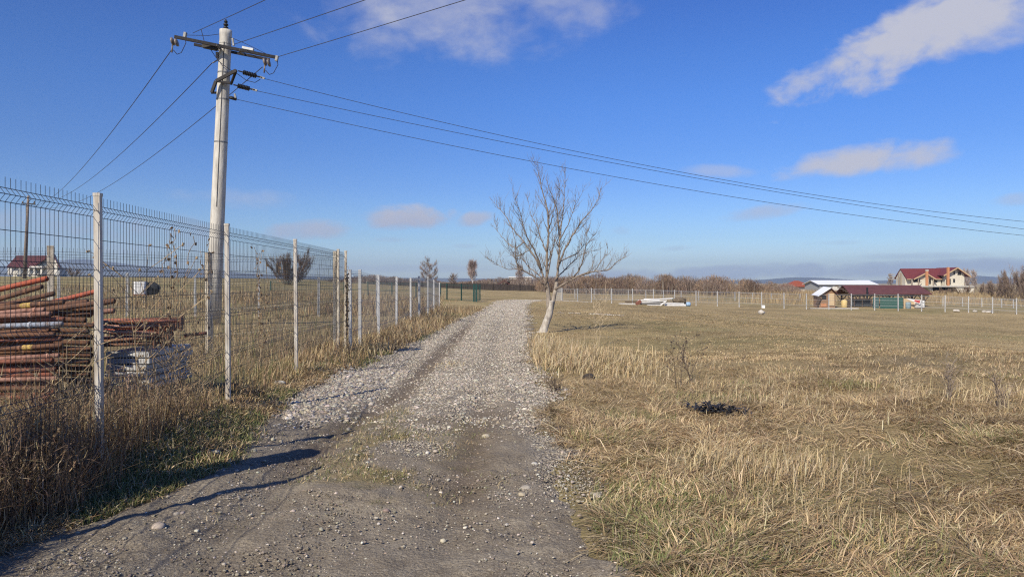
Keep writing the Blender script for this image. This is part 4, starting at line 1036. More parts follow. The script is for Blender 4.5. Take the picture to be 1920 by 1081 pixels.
for pts, dy, r0 in LIMBS:
    n = len(pts)
    base_off = {0: 0.0}
    ch = [T_(x, y, (.1 if x > 470 else 0) + dy * (i / (n - 1)) ** .8 + random.uniform(-.05, .05)) for i, (x, y) in enumerate(pts)]
    # wiggle between the knots so the wood looks grown
    sp_ = smooth_pts(ch, 5)
    sp_ = [p + Vector((random.uniform(-.012, .012), random.uniform(-.02, .02), random.uniform(-.012, .012))) for p in sp_]
    rr = [max(.005, r0 * .9 * (1 - .92 * (i / (len(sp_) - 1)) ** .8)) for i in range(len(sp_))]
    MB().tube(sp_, rr, 7).build('limb', BARK, walnut, True)
    for j in range(3 if len(pts) > 5 else 2):       # side branches
        i = random.randint(int(len(sp_) * .2), int(len(sp_) * .75)); t = (sp_[i + 1] - sp_[i]).normalized()
        sd = t.cross(Vector((random.uniform(-1, 1), random.uniform(-1, 1), random.uniform(-1, 1)))).normalized()
        twig(crown, sp_[i], t * .6 + sd * .8 + Vector((0, 0, .3)), random.uniform(.45, .85), max(.007, rr[i] * .45), 2, .9)
    tot = sum((sp_[i + 1] - sp_[i]).length for i in range(len(sp_) - 1))
    for j in range(int(tot * 11)):
        i = random.randint(int(len(sp_) * .22), len(sp_) - 2)
        t = (sp_[i + 1] - sp_[i]).normalized()
        sd = t.cross(Vector((random.uniform(-1, 1), random.uniform(-1, 1), random.uniform(-1, 1)))).normalized()
        twig(crown, sp_[i], t * .7 + sd * .75 + Vector((0, 0, .35)), random.uniform(.15, .62) * (.7 if r0 < .03 else 1), max(.0048, rr[i] * .36), 1, .7)
    twig(crown, sp_[-1], sp_[-1] - sp_[-3], .12, .004, 0)
crown.build('twigs', BARK, walnut, True)

def bush(name, px_, pyb, Y, wpx, hpx, n, label, cat, cols, seed, trunk=0., lean=.5, w=None, group=None, col_t=(.17, .13, .10), top=.5):
    """leafless crown made of thin upward twigs; trunk > 0 gives a tree of that clear stem height (fraction)"""
    b = P(px_, pyb, Y); b.z = g1(b.x, b.y) - .05
    H = (P(0, pyb - hpx, Y).z - b.z); Wd = wpx / F * Y * .5
    w = w or Y * .00022
    rt = root(name, b, label, cat, group)
    mb = MB(); rs = random.Random(seed)
    r0 = max(H * .007, .018); tips = []
    def limb(p0, a, out, up, L, r, lv):
        """branch that leaves outwards and turns up"""
        pts = [p0]; q = Vector(p0)
        for i in range(5):
            f = i / 4
            dv = Vector((math.cos(a) * out * (1 - .55 * f), math.sin(a) * out * (1 - .55 * f), up * (.75 + .5 * f)))
            dv += Vector((rs.uniform(-.25, .25), rs.uniform(-.25, .25), rs.uniform(-.15, .15)))
            q = q + dv.normalized() * L / 5; pts.append(q.copy())
        mb.tube(pts, [r * (1 - .8 * i / 5) for i in range(6)], 4, False)
        for i in range(1, 6): tips.append((pts[i - 1], pts[i]))
        if lv:
            for _ in range(5):
                i = rs.randint(1, 4)
                limb(pts[i], a + rs.uniform(-1.5, 1.5), out * rs.uniform(.8, 1.5), up, L * rs.uniform(.35, .55), r * .5, lv - 1)
    if trunk > 0:
        tp = b + Vector((rs.uniform(-.05, .05) * H, 0, H * .8))
        mb.tube([b, b.lerp(tp, .5) + Vector((.015 * H, 0, 0)), tp], [r0 * 2.0, r0 * 1.2, r0 * .3], 6)
        for k in range(16):
            t = trunk * 1.2 + (1 - trunk * 1.2) * k / 16
            reach = Wd * (1.0 - .8 * abs(t - .5) ** 1.2)
            limb(b.lerp(tp, t), k * 2.4 + rs.uniform(-.4, .4), reach / H * 3.0, 1.0, min(H * .42, reach * 1.35), r0 * .7, 1)
    else:
        for k in range(16):
            a = k * 2.4 + rs.uniform(-.4, .4); o = rs.uniform(.1, 1.0)
            limb(b + Vector((math.cos(a) * Wd * .15, math.sin(a) * Wd * .15, 0)), a, o * Wd / H * 1.25, 1.0, H * rs.uniform(.75, 1.0) * (1 + .2 * o), r0, 1)
    mb.build('trunk' if trunk else 'stems', mat('bark_%d' % int(col_t[0] * 100), col_t, .9, .3, 3), rt, True)
    B = Blades(); T0 = np.array([t[0] for t in tips]); T1 = np.array([t[1] for t in tips])
    r2 = np.random.default_rng(seed)
    i = r2.integers(0, len(tips), n); f = r2.uniform(0, 1.0, n)[:, None]
    p = T0[i] + (T1[i] - T0[i]) * f
    dv = T1[i] - T0[i]; az = np.arctan2(dv[:, 1], dv[:, 0]) + r2.normal(0, 1.0, n)
    p[:, 2] = np.maximum(p[:, 2], b.z + .02 * H)
    t0 = np.abs(r2.normal(lean * 1.1, .45, n))
    n = n * 2; i = np.tile(i, 2); p = np.concatenate([p] * 2) + r2.normal(0, .02 * H, (n, 3)); az = np.concatenate([az, az + .6]); t0 = np.tile(t0, 2) * r2.uniform(.7, 1.3, n)
    p[:, 2] = np.maximum(p[:, 2], b.z + .02 * H)
    B.add(p, r2.uniform(.05, .16, n) * H, w * r2.uniform(.5, 1.0, n), az, t0, t0 * .6, palette(cols, n))
    B.build('crown', TWIG, rt)
    return rt
TW = [(.22, .165, .135), (.26, .20, .16), (.18, .135, .11), (.30, .23, .18)]
TWR = [(.165, .11, .082), (.13, .088, .068), (.20, .14, .105), (.26, .185, .125)]
bush('bare_bush', 545, 529, 92, 92, 48, 11000, 'large rounded leafless bush behind the fences, left of the middle', 'bush', TWR, 3, lean=.7)
bush('bare_tree', 804, 530, 135, 50, 40, 1500, 'small round crowned bare tree rising behind the lower fence', 'tree', TW, 5, trunk=.1)
bush('bare_tree', 849, 531, 170, 26, 17, 900, 'tiny bare tree between the round crowned tree and the birch', 'tree', TW, 6, trunk=.2)
bush('birch_tree', 886, 533, 165, 26, 46, 1700, 'slender pale birch with a white trunk behind the dark board fence', 'tree', [(.36, .28, .24), (.30, .22, .19)], 7, trunk=.25, lean=.3, col_t=(.62, .60, .56))
bush('bare_tree', 975, 536, 190, 22, 40, 900, 'thin pale tree behind the walnut crown, near the white house', 'tree', [(.36, .28, .24), (.30, .22, .19)], 8, trunk=.25, lean=.3, col_t=(.5, .46, .42))
bush('bare_tree', 1099, 552, 118, 20, 26, 700, 'small pale sapling in front of the brown wood by the far fence', 'tree', TWR, 9, trunk=.3, col_t=(.5, .45, .4))
bush('bare_tree', 1669, 540, 330, 14, 26, 500, 'faint thin poplar between the white barn and the unfinished house', 'tree', TW, 10, trunk=.2, lean=.2)
bush('bare_tree', 1812, 548, 240, 20, 44, 900, 'faint bare poplar just right of the unfinished house, nearer the wall', 'tree', [(.36, .30, .27)], 11, trunk=.2, lean=.2)
bush('bare_tree', 1826, 548, 245, 18, 42, 800, 'faint bare poplar right of the unfinished house, farther from the wall', 'tree', [(.36, .30, .27)], 12, trunk=.2, lean=.2)
bush('bare_tree', 1885, 556, 150, 10, 52, 500, 'thin bare stem rising out of the right hand thicket', 'tree', TW, 13, trunk=.2, lean=.25)
for i, (x, yb, Y, w_, h_, l) in enumerate([(1868, 560, 120, 44, 28, 'low left part'), (1893, 562, 112, 56, 44, 'middle bush'), (1925, 564, 105, 70, 56, 'tallest bush at the photo edge'), (1846, 556, 150, 30, 22, 'smallest bush')]):
    bush('bare_bush', x, yb, Y, w_, h_, 4200, 'leafless bush in the right hand thicket, the ' + l, 'bush', TW, 20 + i, group='thicket at the right')
for i, (x, yb, Y, w_, h_) in enumerate([(1770, 552, 160, 50, 12), (1808, 552, 155, 44, 14), (1740, 552, 165, 30, 9)]):
    bush('bare_bush', x, yb, Y, w_, h_, 2200, 'low brown scrub growing along the foot of the unfinished house', 'bush', TWR, 30 + i, group='scrub below the house')
# one conifer
cb = P(953, 536, 160); cb.z = g1(cb.x, cb.y)
cf = root('conifer_tree', cb, 'small dark green conifer beside the brown roofed hut', 'tree')
MB().tube([cb, cb + Vector((0, 0, 2.0))], [.08, .02], 6).build('trunk', BARK, cf)
B = Blades(); n = 1500; t = rng.uniform(0, 1, n) ** .7; az = rng.uniform(0, 6.28, n); r = (1 - t) * .55 * rng.uniform(.2, 1, n)
B.add(np.stack([cb.x + np.cos(az) * r, cb.y + np.sin(az) * r, cb.z + .1 + 1.75 * t], 1), .45, .09, az, 1.2, 1.6, palette([(.03, .06, .025), (.045, .08, .03)], n)); B.build('crown', TWIG, cf)

def wood():
    B = Blades(); r2 = np.random.default_rng(77)
    def clump(px_, Y, htop, hb, wd, n, cols, tint):
        b = P(px_, hb, Y); zb = float(zg(np.array([b.x]), np.array([b.y]))[0])
        H = P(0, htop, Y).z - zb
        t = r2.uniform(0, 1, n); a = r2.uniform(0, 6.28, n); rr = wd * np.sqrt(r2.uniform(0, 1, n)) * (.55 + .6 * np.sin(np.pi * np.clip(t * .8 + .1, 0, 1)))
        p = np.stack([b.x + np.cos(a) * rr, b.y + np.sin(a) * rr, zb + t ** .8 * H * .86 * (1 - .25 * (rr / wd) ** 2)], 1)
        B.add(p, r2.uniform(.07, .2, n) * H, Y * .00034 * r2.uniform(.6, 1.3, n), a + r2.normal(0, .9, n), np.abs(r2.normal(.55, .4, n)), np.abs(r2.normal(.3, .25, n)), palette(cols, n) * tint)
        n2 = 14
        B.add(np.stack([b.x + r2.uniform(-1, 1, n2) * wd, b.y + r2.uniform(-1, 1, n2) * wd, np.full(n2, zb)], 1), r2.uniform(.5, .95, n2) * H, Y * .0009, r2.uniform(0, 6.28, n2), np.abs(r2.normal(.1, .1, n2)), np.abs(r2.normal(.1, .1, n2)), palette([(.2, .16, .13)], n2))
    topx = [1010, 1040, 1100, 1150, 1200, 1250, 1300, 1350, 1400, 1450, 1490, 1520]
    topy = [523, 520, 514, 512, 513.5, 516, 519, 517, 523, 531, 537, 540]
    for i in range(150):
        x = r2.uniform(1015, 1500); Y = r2.uniform(132, 168)
        top = np.interp(x, topx, topy) - 3 + r2.uniform(-4, 12)
        clump(x, Y, top, 551, r2.uniform(1.0, 2.6), 700, [TWR, TW, [(.28, .20, .13), (.22, .15, .10)]][int(r2.integers(0, 3))], r2.uniform(.75, 1.25))
    for i in range(70):      # lower scrub line behind the board fence
        x = r2.uniform(830, 1060); Y = r2.uniform(172, 215)
        clump(x, Y, np.interp(x, [830, 890, 920, 960, 1060], [527, 524, 519, 515, 517]) + r2.uniform(-1, 5), 536, r2.uniform(1.2, 2.4), 420, [TWR, TW][int(r2.integers(0, 2))], r2.uniform(.75, 1.15))
    for i in range(60):      # behind the lower fence
        x = r2.uniform(600, 840); Y = r2.uniform(165, 210)
        clump(x, Y, np.interp(x, [600, 680, 700, 770, 840], [525, 516, 512, 519, 526]) + r2.uniform(-1, 6), 531, r2.uniform(1.2, 2.4), 420, [TWR, TW][int(r2.integers(0, 2))], r2.uniform(.7, 1.1))
    B.build('woods', TWIG, kind='stuff')
wood()

# ------------------------------------------------------------------ buildings
ROOFM = mat('maroon_metal_roof', (.155, .038, .036), .55, .18, 3, stretch=(1, 1, 1))
ROOFB = mat('brown_red_metal_roof', (.12, .048, .042), .6, .18, 2)
ROOFO = mat('brick_red_tiles', (.28, .075, .04), .8, .25, 4)
WALLG = mat('raw_block_wall', (.58, .54, .44), .9, .15, 2.5, .3, 20)
WALLS = mat('shade_render', (.46, .44, .40), .9, .15, 2)
WALLW = mat('white_render', (.58, .555, .50), .85, .08, 2)
BRICK = mat('orange_brick', (.50, .23, .11), .85, .2, 8)
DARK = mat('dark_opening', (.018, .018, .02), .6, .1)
WOODL = mat('new_timber', (.48, .34, .20), .8, .25, 5, stretch=(.6, 3, 3))
WOODD = mat('dark_timber', (.085, .06, .045), .85, .3, 5)
WHITEM = mat('white_metal_roof', (.74, .76, .78), .5, .06, 3)
PLY = mat('plywood', (.56, .42, .25), .8, .15, 4)
GTARP = mat('green_tarp', (.035, .10, .08), .75, .15, 4)
CONCF = mat('pale_concrete', (.50, .48, .44), .9, .15, 4)
def poly(mb, pts, th=.12):
    """flat panel with thickness below it"""
    pts = [Vector(p) for p in pts]; nrm = (pts[1] - pts[0]).cross(pts[2] - pts[0]).normalized()
    if nrm.z < 0: nrm = -nrm
    return mb.prism(pts, -nrm * th)
def house_unfinished():
    Y0 = 215.0
    z = lambda y, Y=Y0: P(0, y, Y).z
    X = lambda x, Y=Y0: PX(x, Y)
    rt = root('unfinished_house', P(1745, 549, Y0), 'unfinished two storey house with a maroon metal roof, bare block walls and brick chimneys', 'house')
    ze = z(522.5); zr = z(502.8); zs = z(535.5); zf = g1(X(1745), Y0) - .5
    yb = Y0 + 9.5; ym = Y0 + 4.6
    # the left end is seen obliquely: front wall recedes to the left
    fl = Vector((X(1701), Y0 + 1.0, 0)); fr = Vector((X(1765), Y0 + .3, 0)); bl = Vector((X(1680, Y0 + 8), Y0 + 8.0, 0))
    w = MB()
    w.prism([(fl.x, fl.y, zs), (fr.x, fr.y, zs), (fr.x, fr.y, ze + .3), (fl.x, fl.y, ze + .3)], (0, .35, 0))
    rl = Vector(((fl.x + bl.x) / 2, (fl.y + bl.y) / 2, z(504.5)))
    w.prism([(fl.x, fl.y + .36, zs), (fl.x, fl.y + .36, ze + .2), rl, (bl.x, bl.y, ze + .3), (bl.x, bl.y, zs)], (.3, .1, 0))
    # small front gable
    w.prism([(X(1711), Y0 - .4, zs), (X(1749), Y0 - .4, zs), (X(1749), Y0 - .4, z(522.3)), (X(1731), Y0 - .4, z(512.8)), (X(1711), Y0 - .4, z(522.3))], (0, 1.1, 0))
    # tall right gable wing
    w.prism([(X(1768), Y0 - 1.2, zs), (X(1803.5), Y0 - 1.2, zs), (X(1803.5), Y0 - 1.2, z(513.2)), (X(1786), Y0 - 1.2, z(503.5)), (X(1768), Y0 - 1.2, z(513.2))], (0, 9, 0))
    w.build('wall', WALLG, rt)
    # plinth with dark carport
    b = MB(); b.box(X(1781), X(1813.7), Y0 - 3.2, Y0 + 8, zf, zs - .32); b.box(X(1700), X(1781) - .02, Y0 + 2.0, Y0 + 8, zf, zs - .32)
    b.prism([(X(1727), Y0 - 2.6, zs - .4), (X(1739), Y0 - 2.6, zs - .4), (X(1739), Y0 - 2.6, z(546)), (X(1736), Y0 - 2.6, z(545))], (0, 3, 0))
    b.build('basement', WALLG, rt)
    MB().box(X(1697), X(1814.5), Y0 - 3.6, Y0 + 8.2, zs - .32, zs - .03).build('floor_slab', CONCF, rt)
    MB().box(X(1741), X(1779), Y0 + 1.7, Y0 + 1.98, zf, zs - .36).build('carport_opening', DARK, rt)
    r = MB(); th = .2
    ridgeL = Vector((X(1687.8, Y0 + 4.5), Y0 + 4.5, zr)); ridgeR = Vector((X(1762, Y0 + 4.5), Y0 + 4.5, zr)) + Vector((0, 0, .1))
    eL = Vector((X(1699.3), Y0 - .3, ze)); eR = Vector((X(1766), Y0 - .3, ze)); bL = Vector((X(1675.6, Y0 + 9), Y0 + 9, ze)); bR = Vector((X(1766), Y0 + 9, ze))
    poly(r, [eL, eR, ridgeR, ridgeL], th); poly(r, [ridgeL, ridgeR, bR, bL], th)
    # small gable roof
    ap = Vector((X(1731.8), Y0 - 1.2, z(511))); ap2 = Vector((X(1731.8), Y0 + 3.4, z(511)))
    l = Vector((X(1709), Y0 - 1.2, z(522.6))); rr_ = Vector((X(1751), Y0 - 1.2, z(523)))
    poly(r, [l, ap, ap2, l + Vector((0, 2.2, 0))], .18); poly(r, [ap, rr_, rr_ + Vector((0, 2.2, 0)), ap2], .18)
    # tall gable roof
    ap = Vector((X(1786.6), Y0 - 2.3, z(501))); ap2 = ap + Vector((0, 10.5, 0))
    l = Vector((X(1760.5), Y0 - 2.3, z(516))); rr_ = Vector((X(1811.5), Y0 - 2.3, z(518)))
    poly(r, [l, ap, ap2, l + Vector((0, 10.5, 0))], .2); poly(r, [ap, rr_, rr_ + Vector((0, 10.5, 0)), ap2], .2)
    rf = r.build('roof', ROOFM, rt)
    f = MB()   # pale barge boards and fascia
    for (a, c, y) in [((1709, 522.8), (1731.8, 511.3), Y0 - 1.3), ((1731.8, 511.3), (1751, 523.2), Y0 - 1.3), ((1760.5, 516.3), (1786.6, 501.4), Y0 - 2.4), ((1786.6, 501.4), (1811.5, 518.4), Y0 - 2.4)]:
        f.bar((X(a[0]), y, z(a[1]) - .1), (X(c[0]), y, z(c[1]) - .1), .1, .32)
    f.bar(eL + Vector((0, -.08, -.12)), eR + Vector((0, -.08, -.12)), .08, .2)
    f.build('barge_board', WOODL, rf)
    c = MB().box(X(1730), X(1733.8), Y0 - 1.9, Y0 - 1.42, zs, z(508)).build('chimney', BRICK, rt); MB().box(X(1729.6), X(1734.2), Y0 - 1.95, Y0 - 1.4, z(508), z(505.8)).build('cap', CONCF, c)
    MB().box(X(1765.5), X(1769), Y0 - 3.0, Y0 - 2.45, z(537.5), z(501)).build('chimney', BRICK, rt)
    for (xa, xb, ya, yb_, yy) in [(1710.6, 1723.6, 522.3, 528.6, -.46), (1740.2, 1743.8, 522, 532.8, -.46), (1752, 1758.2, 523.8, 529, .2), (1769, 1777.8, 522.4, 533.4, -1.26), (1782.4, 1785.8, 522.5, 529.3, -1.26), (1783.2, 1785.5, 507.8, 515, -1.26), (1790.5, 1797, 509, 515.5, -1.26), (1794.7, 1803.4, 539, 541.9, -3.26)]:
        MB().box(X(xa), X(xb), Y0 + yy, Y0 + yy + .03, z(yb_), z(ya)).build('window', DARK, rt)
    for x, y in [(1685, .5), (1689, .2), (1709.5, -1.0), (1750, -1.0), (1722, -1.0), (1809, -2.2)]:
        yy_ = Y0 + y + (3.6 if x < 1700 else 0); MB().box(PX(x, yy_) - .13, PX(x, yy_) + .13, yy_ - .13, yy_ + .13, zs, z(511 if x < 1700 else 522.6 if x < 1800 else 528)).build('balcony_post', mat('weathered_timber', (.30, .25, .19), .9, .25, 5), rt)
    wt = mat('weathered_timber', (.30, .25, .19))
    for y in (514, 518.5, 523): MB().bar((X(1681.5), Y0 + 4.3, z(y)), (X(1691), Y0 + 3.6, z(y)), .14, .2).build('scaffold_board', wt, rt)
    MB().bar((X(1719), Y0 - 1.2, z(531)), (X(1724), Y0 - 1.2, z(527)), .12).build('prop', wt, rt); MB().bar((X(1734), Y0 - 1.2, z(528)), (X(1741), Y0 - 1.2, z(533)), .12).build('prop', wt, rt)
house_unfinished()
for i, (x, yb, w_, h_) in enumerate([(1746, 547.5, 9, 3), (1757, 547, 8, 3.5), (1768, 546.5, 6, 3)]):
    mb = MB(); c = P(x, yb, 211)
    for k in range(7): mb.obox(c + Vector((random.uniform(-.6, .6), random.uniform(-.3, .3), k * .07 - .1)), (random.uniform(.8, 1.6), .14, .08), random.uniform(-.5, .5), random.uniform(-.2, .2))
    mb.solo('timber_heap', WOODL, c - Vector((0, 0, .2)), 'heap of sawn timber lying under the floor slab of the unfinished house', 'timber', 'timber heaps at the house')

def left_house():
    Y0 = 170.; X = lambda x, Y=Y0: PX(x, Y); z = lambda y: P(0, y, Y0).z
    rt = root('country_house', P(68, 516, Y0), 'pale house with a steep maroon roof and white dormer, far left behind the fence', 'house')
    w = MB(); w.box(X(24), X(104), Y0, Y0 + 4.5, z(519) , z(501.5)); w.build('wall', WALLW, rt)
    r = MB(); ze = z(501); zr = z(477.5)
    A1, B1 = Vector((X(17.5), Y0 - .9, z(499.5))), Vector((X(88), Y0 - .9, z(502.5))); A2, B2 = Vector((PX(31, Y0 + 4.5), Y0 + 4.5, zr)), Vector((PX(90, Y0 + 4.5), Y0 + 4.5, zr))
    poly(r, [A1, B1, B2, A2], .2); poly(r, [A2, B2, Vector((PX(90, Y0 + 9.8), Y0 + 9.8, ze)), Vector((PX(18, Y0 + 9.8), Y0 + 9.8, ze))], .2)
    poly(r, [A1, A2, Vector((PX(18, Y0 + 9.8), Y0 + 9.8, ze))], .2)
    # wing with gable at the right
    Yr = Y0 + 7
    a = Vector((X(107), Y0 - 1.4, z(475.5))); a2 = Vector((PX(104, Yr), Yr, a.z)); l = Vector((X(72), Y0 - 1.4, z(497))); q = Vector((X(119.5), Y0 - 1.4, z(501.5)))
    poly(r, [l, a, a2, Vector((PX(76, Yr), Yr, l.z))], .2); poly(r, [a, q, Vector((PX(116, Yr), Yr, q.z)), a2], .2)
    r.build('roof', mat('dark_maroon_roof', (.095, .034, .032), .6, .2, 3), rt)
    MB().prism([(X(70), Y0 - .5, z(516)), (X(110), Y0 - .5, z(516)), (X(110), Y0 - .5, z(492)), (X(105), Y0 - .5, z(480)), (X(92), Y0 - .5, z(485.5)), (X(72), Y0 - .5, z(497))], (0, .4, 0)).build('gable_wall', WALLW, rt)
    MB().box(X(67), X(90), Y0 - 2.2, Y0 - .52, z(502.5), z(499)).build('balcony', WALLW, rt)
    for (xa, xb, ya, yb) in [(77, 90, 491, 498.3)]: MB().box(X(xa), X(xb), Y0 - .56, Y0 - .53, z(yb), z(ya)).build('window', mat('blueish_glass', (.12, .15, .19), .15, .2, spec=.6), rt)
    for (xa, xb) in [(34, 43), (52, 62), (66, 73), (77, 84)]: MB().box(X(xa), X(xb), Y0 - (.56 if xa > 69 else .04) - .5 * (xa == 66), Y0 - (.53 if xa > 69 else .01) - .5 * (xa == 66), z(513), z(505.5)).build('window', mat('blueish_glass', (.12, .15, .19)), rt)
    for x in (26, 31, 47, 64, 74, 87): MB().box(X(x) - .18, X(x) + .18, Y0 - 1.9, Y0 - 1.55, z(516), z(502.6)).build('porch_post', WALLW, rt)
left_house()
bush('bare_bush', 138, 517, 150, 44, 14, 1800, 'low dark scrub just right of the maroon roofed house', 'bush', TW, 41)

def gable_box(rt, x0, x1, yf, yb, zb, ze, zr, wall, roof, over=.5, axis='x'):
    w = MB()
    if axis == 'x':       # ridge runs along x
        ym = (yf + yb) / 2
        w.prism([(x0, yf, zb), (x0, yb, zb), (x0, yb, ze), (x0, ym, zr), (x0, yf, ze)], (x1 - x0, 0, 0)); w.build('wall', wall, rt)
        r = MB(); s = (zr - ze) / (ym - yf)
        a, b = (x0 - over, yf - over, ze - s * over + .06), (x1 + over, yf - over, ze - s * over + .06); c, e = (x1 + over, ym, zr + .06), (x0 - over, ym, zr + .06)
        poly(r, [a, b, c, e], .08); poly(r, [e, c, (x1 + over, yb + over, ze - s * over + .06), (x0 - over, yb + over, ze - s * over + .06)], .08)
        return r.build('roof', roof, rt)
# white barn behind
Yb = 175.; rt = root('barn', P(1590, 548, Yb), 'long low barn with a white sheet metal roof behind the open shelter', 'barn')
gable_box(rt, PX(1537, Yb), PX(1642, Yb), Yb, Yb + 9, P(0, 549, Yb).z, P(0, 532.6, Yb).z, P(0, 525.5, Yb).z, mat('grey_sheet_wall', (.30, .31, .31), .7, .15), WHITEM, .5)
MB().box(PX(1561, Yb), PX(1576, Yb), Yb - .05, Yb + .02, P(0, 545, Yb).z, P(0, 534.5, Yb).z).build('door', WALLW, rt)
# house with red roof
Yb = 230.; rt = root('red_roof_house', P(1500, 548, Yb), 'small house with a hipped orange red tiled roof at the end of the wood', 'house')
zb, ze, zr = P(0, 549, Yb).z, P(0, 537, Yb).z, P(0, 526, Yb).z
MB().box(PX(1483, Yb), PX(1519, Yb), Yb, Yb + 7, zb, ze + .1).build('wall', WALLS, rt)
r = MB(); x0, x1 = PX(1478, Yb), PX(1522, Yb); xm0, xm1 = PX(1497, Yb), PX(1506, Yb); ym = Yb + 3.5
a, b, c, e = (x0, Yb - .8, ze), (x1, Yb - .8, ze), (x1, Yb + 7.8, ze), (x0, Yb + 7.8, ze); p, q = (xm0, ym, zr), (xm1, ym, zr)
poly(r, [a, b, q, p]); poly(r, [b, c, q]); poly(r, [c, e, p, q]); poly(r, [e, a, p]); r.build('roof', ROOFO, rt)
# white house behind the wood
Yb = 235.; rt = root('white_house', P(974, 533, Yb), 'long flat white building half hidden by scrub beyond the walnut tree', 'building')
MB().box(PX(954, Yb), PX(996, Yb), Yb, Yb + 7, P(0, 537, Yb).z, P(0, 519.4, Yb).z).build('wall', WALLW, rt)
MB().box(PX(953.4, Yb), PX(996.6, Yb), Yb - .3, Yb + 7.3, P(0, 519.4, Yb).z, P(0, 518.2, Yb).z).build('roof', WHITEM, rt)
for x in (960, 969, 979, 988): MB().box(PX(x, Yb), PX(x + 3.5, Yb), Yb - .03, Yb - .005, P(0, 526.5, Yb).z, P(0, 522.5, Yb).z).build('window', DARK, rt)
# brown roofed hut at the board fence
Yb = 156.; rt = root('hut', P(942, 540, Yb), 'low hut with a brown sloping roof behind the board fence, beside the conifer', 'hut')
zr, ze = P(0, 525.2, Yb).z, P(0, 533, Yb).z
MB().box(PX(938, Yb), PX(955, Yb), Yb, Yb + 3, P(0, 542, Yb).z, ze).build('wall', WOODD, rt)
r = MB(); poly(r, [(PX(929, Yb), Yb - .6, ze - .15), (PX(946, Yb), Yb - .6, zr), (PX(946, Yb), Yb + 3.6, zr), (PX(929, Yb), Yb + 3.6, ze - .15)], .15)
poly(r, [(PX(946, Yb), Yb - .6, zr), (PX(957, Yb), Yb - .6, ze), (PX(957, Yb), Yb + 3.6, ze), (PX(946, Yb), Yb + 3.6, zr)], .15); r.build('roof', ROOFB, rt)
bush_ = None
# ---- open shelter with its clutter
Yp = 89.; X = lambda x, Y=Yp: PX(x, Y); z = lambda y, Y=Yp: P(0, y, Y).z
def gz(x, Y): return g1(PX(x, Y), Y)
rt = root('open_shelter', (X(1650), Yp, gz(1650, Yp)), 'long open timber shelter with a brown metal roof at the meadow edge', 'shelter')
ze, zr = z(550.6), z(534.3, Yp + 2.6)
r = MB(); th = .1
poly(r, [(X(1590), Yp - .6, ze), (X(1743), Yp - .6, ze), (X(1724, Yp + 2.6), Yp + 2.6, zr), (X(1580, Yp + 2.6), Yp + 2.6, zr)], th)
poly(r, [(X(1580, Yp + 2.6), Yp + 2.6, zr), (X(1724, Yp + 2.6), Yp + 2.6, zr), (X(1716, Yp + 5.8), Yp + 5.8, ze), (X(1565, Yp + 5.8), Yp + 5.8, ze)], th)
rf = r.build('roof', ROOFB, rt)
mb = MB()
for k in range(7):
    t = k / 6; mb.bar((X(1589.5 - 9 * t + 2), Yp - .5 + 3.0 * t, ze - .12 + (zr - ze) * t), (X(1589.5 - 9 * t + 9), Yp - .5 + 3.0 * t, ze - .12 + (zr - ze) * t), .1, .14)
mb.bar((X(1568, Yp + 5.4), Yp + 5.4, ze - .15), (X(1592), Yp - .3, ze - .15), .12, .15)
mb.bar((X(1592), Yp - .3, ze - .2), (X(1738), Yp - .3, ze - .2), .13, .16); mb.bar((X(1572, Yp + 5.4), Yp + 5.4, ze - .2), (X(1714, Yp + 5.4), Yp + 5.4, ze - .2), .13, .16)
mb.build('beam', WOODD, rt)
for xs_, yy in [((1599, 1612, 1656, 1698, 1732), -.3), ((1578, 1626, 1668, 1710), 5.4)]:
    for x in xs_:
        Y = Yp + yy; zt = ze - .26; zb = g1(PX(x, Y), Y)
        MB().box(PX(x, Y) - .09, PX(x, Y) + .09, Y - .09, Y + .09, zb, zt).build('post', WOODD, rt)
        b = MB()
        for s in (-1, 1): b.bar((PX(x, Y), Y - .02, zt - .75), (PX(x, Y) + s * .62, Y - .02, zt - .02), .09)
        b.build('brace', WOODD, rt)
# small timber hut with a metal roof, at the left of the shelter
Yh = 86.; X = lambda x, Y=Yh: PX(x, Y); z = lambda y, Y=Yh: P(0, y, Y).z
rt = root('garden_hut', (X(1550), Yh, gz(1550, Yh)), 'small timber hut with a steep pale metal roof left of the open shelter', 'hut')
zb = gz(1550, Yh); ap = (1556, 539.2)
MB().prism([(X(1536), Yh, zb), (X(1566), Yh, zb), (X(1566), Yh, z(549)), (X(1556), Yh, z(540.5)), (X(1536), Yh, z(553))], (.32, 2.4, 0)).build('wall', mat('hut_boards', (.28, .17, .10), .85, .3, 4, stretch=(.5, 3, 6)), rt)
r = MB(); poly(r, [(X(1532), Yh - .3, z(554.5)), (X(1556), Yh - .3, z(539)), (X(1544, Yh + 2.6), Yh + 2.6, z(537)), (X(1521, Yh + 2.6), Yh + 2.6, z(553))], .06)
r.build('roof', WHITEM, rt)
r = MB(); poly(r, [(X(1556), Yh - .3, z(539)), (X(1570), Yh - .3, z(551)), (X(1560, Yh + 2.6), Yh + 2.6, z(550)), (X(1544, Yh + 2.6), Yh + 2.6, z(537))], .06); r.build('roof', ROOFB, rt)
MB().box(X(1554), X(1564), Yh - .06, Yh - .01, z(572.5), z(550)).build('door', PLY, rt)
for k in range(5): pass
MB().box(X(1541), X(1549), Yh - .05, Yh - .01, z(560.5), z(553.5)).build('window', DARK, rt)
MB().box(X(1539), X(1549.5), Yh - .06, Yh - .01, z(575), z(569)).build('lower_panel', BRICK, rt)
MB().bar((X(1532.5), Yh - .2, zb), (X(1532.5), Yh - .2, z(555)), .12).build('post', WOODD, rt)
MB().bar((X(1530), Yh - .2, z(571)), (X(1537), Yh - .2, z(556)), .2, .2).build('brace', WOODD, rt)
